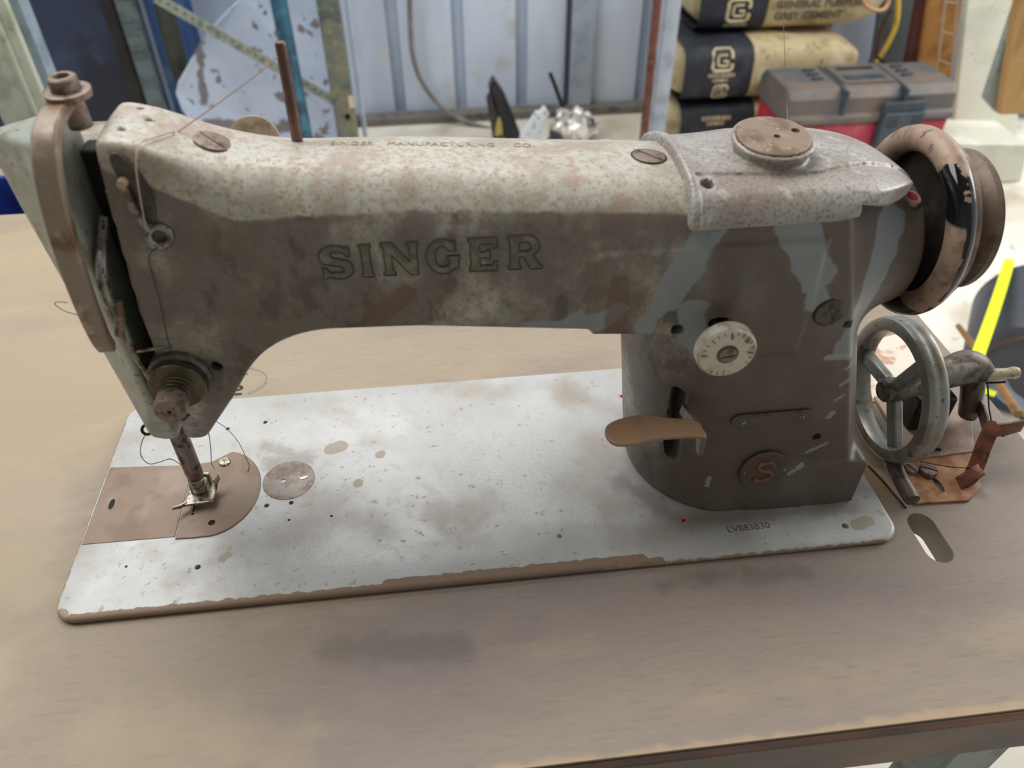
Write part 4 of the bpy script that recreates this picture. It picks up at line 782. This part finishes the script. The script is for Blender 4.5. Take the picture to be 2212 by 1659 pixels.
# ================================================================ cement bags
PAPER = simple('cement_paper', '#b9a883', .7, 0, [('#9c8a66', 70, .5, .66), ('#cdbf9d', 90, .52, .68), ('#7d6d50', 20, .62, .7)], (30, 2.0))
NAVYB = simple('navy_print', '#23262f', .6, 0, [('#343944', 60, .5, .68), ('#4a4a48', 14, .66, .72)])
CRM = simple('cream_print', '#c9bb98', .7, 0, [('#ab9d7c', 20, .52, .68)])
GRYT = simple('grey_print', '#4d4a45', .7, 0, [('#6d685e', 12, .5, .68)])
def sack(w, d, h, n=22, sag=.05):
    """pillow-shaped sack centred on x,y with its base at z=0"""
    V, F = [], []; e = 2.8; nu, nv = 48, 24
    for j in range(nv+1):
        ph = -math.pi/2+math.pi*j/nv; cz = math.copysign(abs(math.sin(ph))**(2/3.4), math.sin(ph)); cr = abs(math.cos(ph))**(2/5.5)
        for i in range(nu):
            a = 2*math.pi*i/nu; cx_ = math.copysign(abs(math.cos(a))**(2/7), math.cos(a)); cy_ = math.copysign(abs(math.sin(a))**(2/5), math.sin(a))
            wob = 1+.02*math.sin(3*a+j*.7)
            V.append((w/2*cx_*cr*wob, d/2*cy_*cr, h/2+h/2*cz*(1-.10*abs(cx_)**6)))
    for j in range(nv):
        for i in range(nu): F.append((j*nu+i, j*nu+(i+1) % nu, (j+1)*nu+(i+1) % nu, (j+1)*nu+i))
    return V, F
def sackfront(w, d, h, x, z):
    """y of the front skin at height z"""
    s_ = min(.999, abs((z-h/2)/(h/2*(1-.10*abs(min(1, abs(2*x/w)))**6)))); ph = math.asin(min(1, s_**(3.4/2))); return -d/2*abs(math.cos(ph))**(2/5.5)
def logo(parent, cx, cz, s_, yf, mat, name='logo'):
    def P(u, v): return (cx+(u-.5)*s_, yf(cx+(u-.5)*s_, cz+(v-.5)*s_)-1.4, cz+(v-.5)*s_*.95)
    b = MB(); r = s_*.085
    ring = [(.98, .60), (.98, .86), (.86, .98), (.14, .98), (.02, .86), (.02, .14), (.14, .02), (.86, .02), (.98, .14), (.98, .36)]
    b.tube([P(*p) for p in ring], r, 6); b.tube([P(*p) for p in ((.72, .74), (.34, .74), (.26, .66), (.26, .34), (.34, .26), (.72, .26), (.76, .34), (.76, .48), (.52, .48))], r*.72, 6)
    return b.build(name, mat, parent)
def bag(base, w, d, h, label, band, marks):
    t = thing('cement_bag', label, 'cement bag', base, 'stacked cement bags')
    V, F = sack(w, d, h); V = [(base[0]+x, base[1]+y, base[2]+z) for x, y, z in V]; mm('sack', V, F, PAPER, t, smooth=60)
    b0, b1 = band                                   # printed navy band wrapped round the left end, a sleeve 1 mm off the paper
    Vb, Fb = sack(w+2, d+2, h+2); nu = 48; nb = MB(); keep = [k for k, f_ in enumerate(Fb) if all(b0 <= Vb[i][0]/w+.5 <= b1 for i in f_)]
    # resample the band from the skin itself
    pts = []
    for k in range(65):
        th = -math.pi*.5+math.pi*2*k/64; row = []
        for m_ in range(7):
            x = (b0+(b1-b0)*m_/6-.5)*w; cz = math.copysign(abs(math.sin(th))**(2/3.4), math.sin(th)); cr = abs(math.cos(th))**(2/5.5); z = h/2+(h/2*(1-.10*abs(2*x/w)**6)+1)*cz
            row.append((base[0]+x, base[1]-math.copysign(1, math.cos(th))*(d/2+1)*cr, base[2]+z))
        pts.append(row)
    Vv = [p for r_ in pts for p in r_]; Ff = [(k*7+m_, k*7+m_+1, (k+1)*7+m_+1, (k+1)*7+m_) for k in range(64) for m_ in range(6)]
    bd_ = mm('printed_band', Vv, Ff, NAVYB, t, smooth=60)
    yf = lambda X, Z: base[1]+sackfront(w, d, h, X-base[0], Z-base[2])
    for (kind, u, v, s_) in marks:
        X = base[0]+(u-.5)*w; Z = base[2]+v*h; Y = yf(X, Z)-1.6
        if kind == 'logo': logo(bd_, X, Z, s_, yf, CRM)
        else:
            Z2 = Z+s_*.4; Y2 = yf(X, Z2)-1.6; text(kind, s_, (X, Y-1.2, Z), (1, 0, 0), (0, Y2-Y, Z2-Z), CRM if u < b1 else GRYT, 'bag_print', t, .4, 1.0, 'CENTER' if u < b1 else 'LEFT', .6)
    return t
CKB = [('logo', .215, .60, 78), ('COCKBURN', .215, .30, 17), ('CEMENT', .215, .20, 15)]
bag((1290, 2228, -750), 630, 330, 163, 'lowest cement bag on the floor, mostly hidden behind the toolbox', (.06, .44), [('COCKBURN', .24, .74, 17), ('CEMENT', .24, .64, 15), ('logo', .24, .30, 44)])
bag((1270, 2228, -583), 610, 334, 172, 'middle cement bag with two cream logos on its navy end', (.06, .41), [('logo', .25, .76, 62), ('COCKBURN', .25, .52, 15), ('CEMENT', .25, .43, 13), ('logo', .26, .22, 44)])
bag((1352, 2305, -406), 622, 300, 190, 'top cement bag lettered with the words grey cement', (.02, .36), [('logo', .215, .36, 68), ('COCKBURN', .215, .13, 13), ('GENERAL PURPOSE', .40, .42, 33), ('GREY CEMENT', .40, .24, 33)])
b = MB(); b.tube(spline([U(1893, 135, y=2090), U(1915, 100, y=2085), U(1935, 55, y=2085), U(1940, 10, y=2090), U(1936, -40, y=2095)], 8), 7.5, 10); tag(b.build('yellow_cable', simple('yellow_cable_skin', '#c9a83a', .5, 0, [('#a5872f', 30, .52, .66)])), 'yellow cable hanging over the right end of the cement bags', 'cable')
b = MB(); b.tube(spline([U(1925, 20, y=2110), U(1905, 60, y=2110), U(1893, 110, y=2100), U(1890, 140, y=2095)], 6), 6, 8); tag(b.build('maroon_cable', simple('maroon_cable_skin', '#4a2a26', .6)), 'dark maroon cable just behind the yellow cable', 'cable')
b = MB(); b.tube(spline([U(1862, -14, y=2060), U(1868, 8, y=2060), U(1885, 20, y=2062), U(1905, 22, y=2066), U(1918, 8, y=2075), U(1921, -20, y=2080)], 7), 5.5, 10); tag(b.build('orange_cord', simple('orange_cord_skin', '#c4936f', .6)), 'pale orange cord looped over the top cement bag', 'cord')

# ================================================================ toolbox
tbx = thing('toolbox', 'red toolbox with a dusty grey lid and front latch', 'toolbox', (1482, 1917, -750))
LIDM = simple('dusty_grey_plastic', '#5d5a58', .5, 0, [('#6f6359', 120, .46, .64), ('#4c525c', 150, .52, .68)])
REDP = simple('faded_red_plastic', '#b03446', .45, 0, [('#98283a', 80, .5, .66), ('#c4576a', 120, .54, .68)])
LAT = simple('dark_latch_plastic', '#2f3945', .45, 0, [('#3d4653', 40, .5, .66)])
x0, x1, y0, y1, zb_, zt_ = 1236, 1728, 1795, 2040, -552, -460
b = MB(); b.prism([(x0+10, y0+6, -750), (x1-10, y0+6, -750), (x1-4, y0+2, zb_), (x0+4, y0+2, zb_)], (0, y1-y0-8, 0)); b.build('box_body', REDP, tbx, smooth=0, bevel=8)
b = MB(); b.prism([(x0-3, y0, zb_), (x0-3, y0-4, zb_+6), (x0-3, y0-4, zb_+22), (x0-3, y0+8, zb_+26), (x0-3, y0+14, zt_-22), (x0-3, y0+38, zt_), (x0-3, y1-34, zt_), (x0-3, y1-6, zt_-24), (x0-3, y1, zb_)], (x1-x0+6, 0, 0)); b.build('lid', LIDM, tbx, smooth=0, bevel=14, bseg=4)
for a_, c_ in ((x0+150, x0+165), (x1-165, x1-150)): b = MB(); b.box((a_, y0+2, zb_+24), (c_, y1-30, zt_+2)); b.build('lid_rib', LAT, tbx, smooth=0, bevel=5)
b = MB(); b.box((x0+168, y0+60, zt_-3), (x1-168, y1-46, zt_+7)); pan = b.build('lid_panel', LIDM, tbx, smooth=0, bevel=4)
b = MB(); b.box((x0+190, y1-92, zt_+6), (x1-190, y1-76, zt_+8.4)); b.build('handle_slot', DARK, pan, smooth=0)
b = MB(); b.box((x0+182, y0+72, zt_+5), (x1-190, y0+108, zt_+8.5)); b.build('label_recess', LAT, pan, smooth=0, bevel=1)
for s_ in (x0+95, x1-125):
    for k in range(3): b = MB(); b.prism([(s_, y1-62-k*34, zt_-2), (s_+34, y1-66-k*34, zt_-2), (s_+34, y1-72-k*34, zt_-2), (s_, y1-78-k*34, zt_-2)], (0, 0, 8)); b.build('grip_rib', LAT, tbx, smooth=0, bevel=2)
b = MB(); b.prism([(x0+268, y0-6, zb_-72), (x0+268, y0-16, zb_-66), (x0+268, y0-18, zb_+14), (x0+268, y0-8, zb_+60), (x0+268, y0+4, zb_+60), (x0+268, y0+2, zb_-72)], (128, 0, 0)); lt = b.build('latch', LAT, tbx, smooth=0, bevel=5)
b = MB(); b.box((x0+272, y0-24, zb_-56), (x0+392, y0-15, zb_+34)); lf = b.build('latch_flap', simple('slate_latch_flap', '#3c4855', .4, 0, [('#46525f', 30, .5, .66)]), lt, smooth=0, bevel=4)
for s_ in (0, 74):
    for k in range(3): b = MB(); b.box((x0+284+s_, y0-26.5, zb_-6+k*12), (x0+316+s_, y0-23, zb_-1+k*12)); b.build('flap_rib', LAT, lt, smooth=0)
for a_, c_ in ((x0+30, x0+120), (x1-130, x1-20)): b = MB(); b.box((a_, y0-9, zb_+6), (c_, y0+6, zb_+18)); b.build('lid_foot', LIDM, tbx, smooth=0, bevel=3)
b = MB(); b.prism([U(u, v, y=2048) for u, v in ((1888, 122), (1897, 120), (1932, 150), (1922, 150))], (0, 6, 0)); 
tag(b.build('black_strap', DKP, smooth=0), 'short black strap at the cable end on the toolbox lid', 'strap')

# ================================================================ leaning boards at the right
MAR = simple('maroon_board', '#5d3430', .6, 0, [('#4a2825', 60, .48, .64)])
OCH = simple('ochre_board', '#a8793f', .6, 0, [('#8f6430', 70, .46, .62), ('#b98c50', 50, .56, .7)])
GRW = simple('grey_wall_sheet', '#616a6b', .6, .1, [('#525a5b', 90, .48, .64)])
def quadpx(pts, y): return [U(u, v, y=y) for u, v in pts]
def lean(px, y0_, lab, name, cat, mat, th=18, low=-748):
    """board leaning left: top edge pixels (u0,u1 at v=-40), lower edge at v=330, continued straight to the floor"""
    a0 = Vector(U(px[0], -40, y=y0_)); a1 = Vector(U(px[1], -40, y=y0_)); b0 = Vector(U(px[2], px[4], y=y0_)); b1 = Vector(U(px[3], px[4], y=y0_))
    f0 = b0+(b0-a0)*((low-b0.z)/(b0.z-a0.z)) if abs(b0.z-a0.z) > 1 else b0; f1 = b1+(b1-a1)*((low-b1.z)/(b1.z-a1.z))
    g0 = a0+(a0-b0)*.6; g1 = a1+(a1-b1)*.6
    return board(name, lab, cat, [f0, f1, g1, g0], th, mat, 3)
lean((1905, 2000, 1880, 1975, 140), 2350, 'plain grey steel sheet behind the yellow cable', 'grey_sheet', 'sheet', GRW, 10)
lean((1988, 2013, 1955, 1982, 140), 2250, 'narrow maroon board leaning behind the toolbox', 'maroon_board', 'board', MAR)
lean((2012, 2085, 1980, 2055, 170), 2230, 'ochre brown board leaning behind the wire grid', 'ochre_board', 'board', OCH)
t = thing('wire_grid', 'thin white wire grid in front of the ochre board', 'wire grid', (U(2030, 160, y=2190)[0], 2190, -750))
WIRE = simple('white_wire', '#b9a898', .5)
wa = [Vector(U(2047, -40, y=2190)), Vector(U(2021, 175, y=2190))]; wb = [Vector(U(2072, -40, y=2190)), Vector(U(2052, 190, y=2190))]
for p_, q_ in (wa, wb): b = MB(); b.tube([q_+(q_-p_)*.55, p_+(p_-q_)*.3], 3.2, 8); b.build('upright_wire', WIRE, t)
for k in range(7):
    f_ = -.1+k*.29; b = MB(); b.tube([wa[0].lerp(wa[1], f_), wb[0].lerp(wb[1], f_)], 2.4, 8); b.build('cross_wire', WIRE, t)
WB = simple('white_panel_paint', '#d6d6c8', .55, 0, [('#c6c7b8', 140, .46, .64), ('#a9a898', 20, .66, .71)])
qa, qb, qc, qd = (Vector(U(u, v, y=2075)) for u, v in ((2090, 0), (2056, 318), (2212, 0), (2196, 318)))
def down(p, q, z): return p+(q-p)*((z-p.z)/(q.z-p.z))
board('white_leaning_panel', 'large white painted panel leaning at the right behind the hand wheel', 'panel', [down(qa, qb, -748), down(qc, qd, -748), down(qc, qd, 300), down(qa, qb, 300)], 30, WB, 4)
board('white_base_block', 'low white block on the floor in front of the leaning white panel', 'block', [(1752, 1758, -749), (2012, 1758, -749), (1985, 1758, -628), (1752, 1758, -612)], 180, WB, 5)
board('grey_plank', 'grey-edged plank hanging at the top right corner', 'plank', [Vector(p) for p in quadpx(((2200, 0), (2215, 60), (2172, 246), (2152, 243), (2128, 215)), 1640)], 20, simple('grey_plank_face', '#8f9793', .6, 0, [('#7b837f', 50, .48, .64)]), 2)
board('tan_plank', 'tan timber plank at the top right corner', 'plank', [Vector(p) for p in quadpx(((2205, -30), (2300, -30), (2300, 236), (2240, 246), (2160, 248)), 1610)], 24, simple('tan_timber', '#b08a54', .6, 0, [('#9a763f', 40, .48, .64, dict(stretch=(1, 1, 5))), ('#c39d66', 60, .54, .68)]), 2)
m = MB(); xq = U(2206, 330, y=2180)[0]; m.box((xq, 2180, -750), (xq+500, 2330, 300)); tag(m.build('dark_locker', simple('dark_locker_paint', '#3a3632', .6, 0, [('#4c463f', 90, .5, .66)]), smooth=0, bevel=6), 'dark locker at the right edge beyond the white panel', 'locker')

# ================================================================ on the floor right of the table
RUB = simple('grey_rubber_drum', '#4c4f5a', .55, 0, [('#40434d', 90, .48, .64), ('#5f626b', 40, .58, .7)])
rl = thing('rubber_drum', 'grey-blue round drum lying on the floor right of the table', 'drum', (1400, 950, -750))
ra = Vector(U(2222, 806, z=-628)); ad = Vector((.55, .80, .10)).normalized()
b = MB(); b.lathe([(0, 0), (0, 96), (4, 112), (14, 118), (200, 118), (214, 112), (216, 0)], ra, ad, 56, close=False); b.build('drum_shell', RUB, rl, smooth=40)
b = MB(); b.lathe([(-4, 84), (-4, 92), (2, 94), (2, 82)], ra, ad, 48); b.build('drum_rim', simple('brown_drum_rim', '#5a4a42', .6), rl)
b = MB(); b.strip(spline([U(2125, 800, z=-520), U(2150, 835, z=-515), U(2180, 865, z=-520), U(2225, 895, z=-530)], 5), (.6, .8, 0), 46, 8); tag(b.build('blue_strap', simple('navy_webbing', '#2e3d52', .6, 0, [('#3f4d60', 30, .5, .66)]), smooth=50), 'dark blue webbing strap on the grey rubber roll', 'strap')
YEL = simple('fluoro_yellow_tape', '#e3f21c', .5)
b = MB(); b.strip(spline([U(2181, 560, z=-500), U(2165, 615, z=-485), U(2140, 690, z=-465), U(2112, 768, z=-450)], 5), (1, .35, 0), [14]+[20]*15, 1.5); tag(b.build('yellow_strap', YEL, smooth=50), 'bright fluorescent yellow strap sticking up from the rubber roll', 'strap')
b = MB(); b.strip([U(2120, 842, z=-488), U(2150, 852, z=-486)], (.3, .8, 0), 14, 1.5); tag(b.build('yellow_strap_end', YEL, smooth=0), 'short fluorescent yellow strap end beside the bobbin spindle', 'strap')
b = MB(); b.tube([U(2070, 704, z=-520), U(2120, 770, z=-490), U(2200, 895, z=-455)], [5, 6.5, 7], 10); tag(b.build('wooden_stick', simple('brown_stick', '#8f6a3a', .6, 0, [('#6f4f2a', 12, .48, .64)])), 'thin brown wooden stick crossing in front of the yellow strap', 'stick')
for o in bpy.data.objects:
    if '_base' in o: del o['_base']
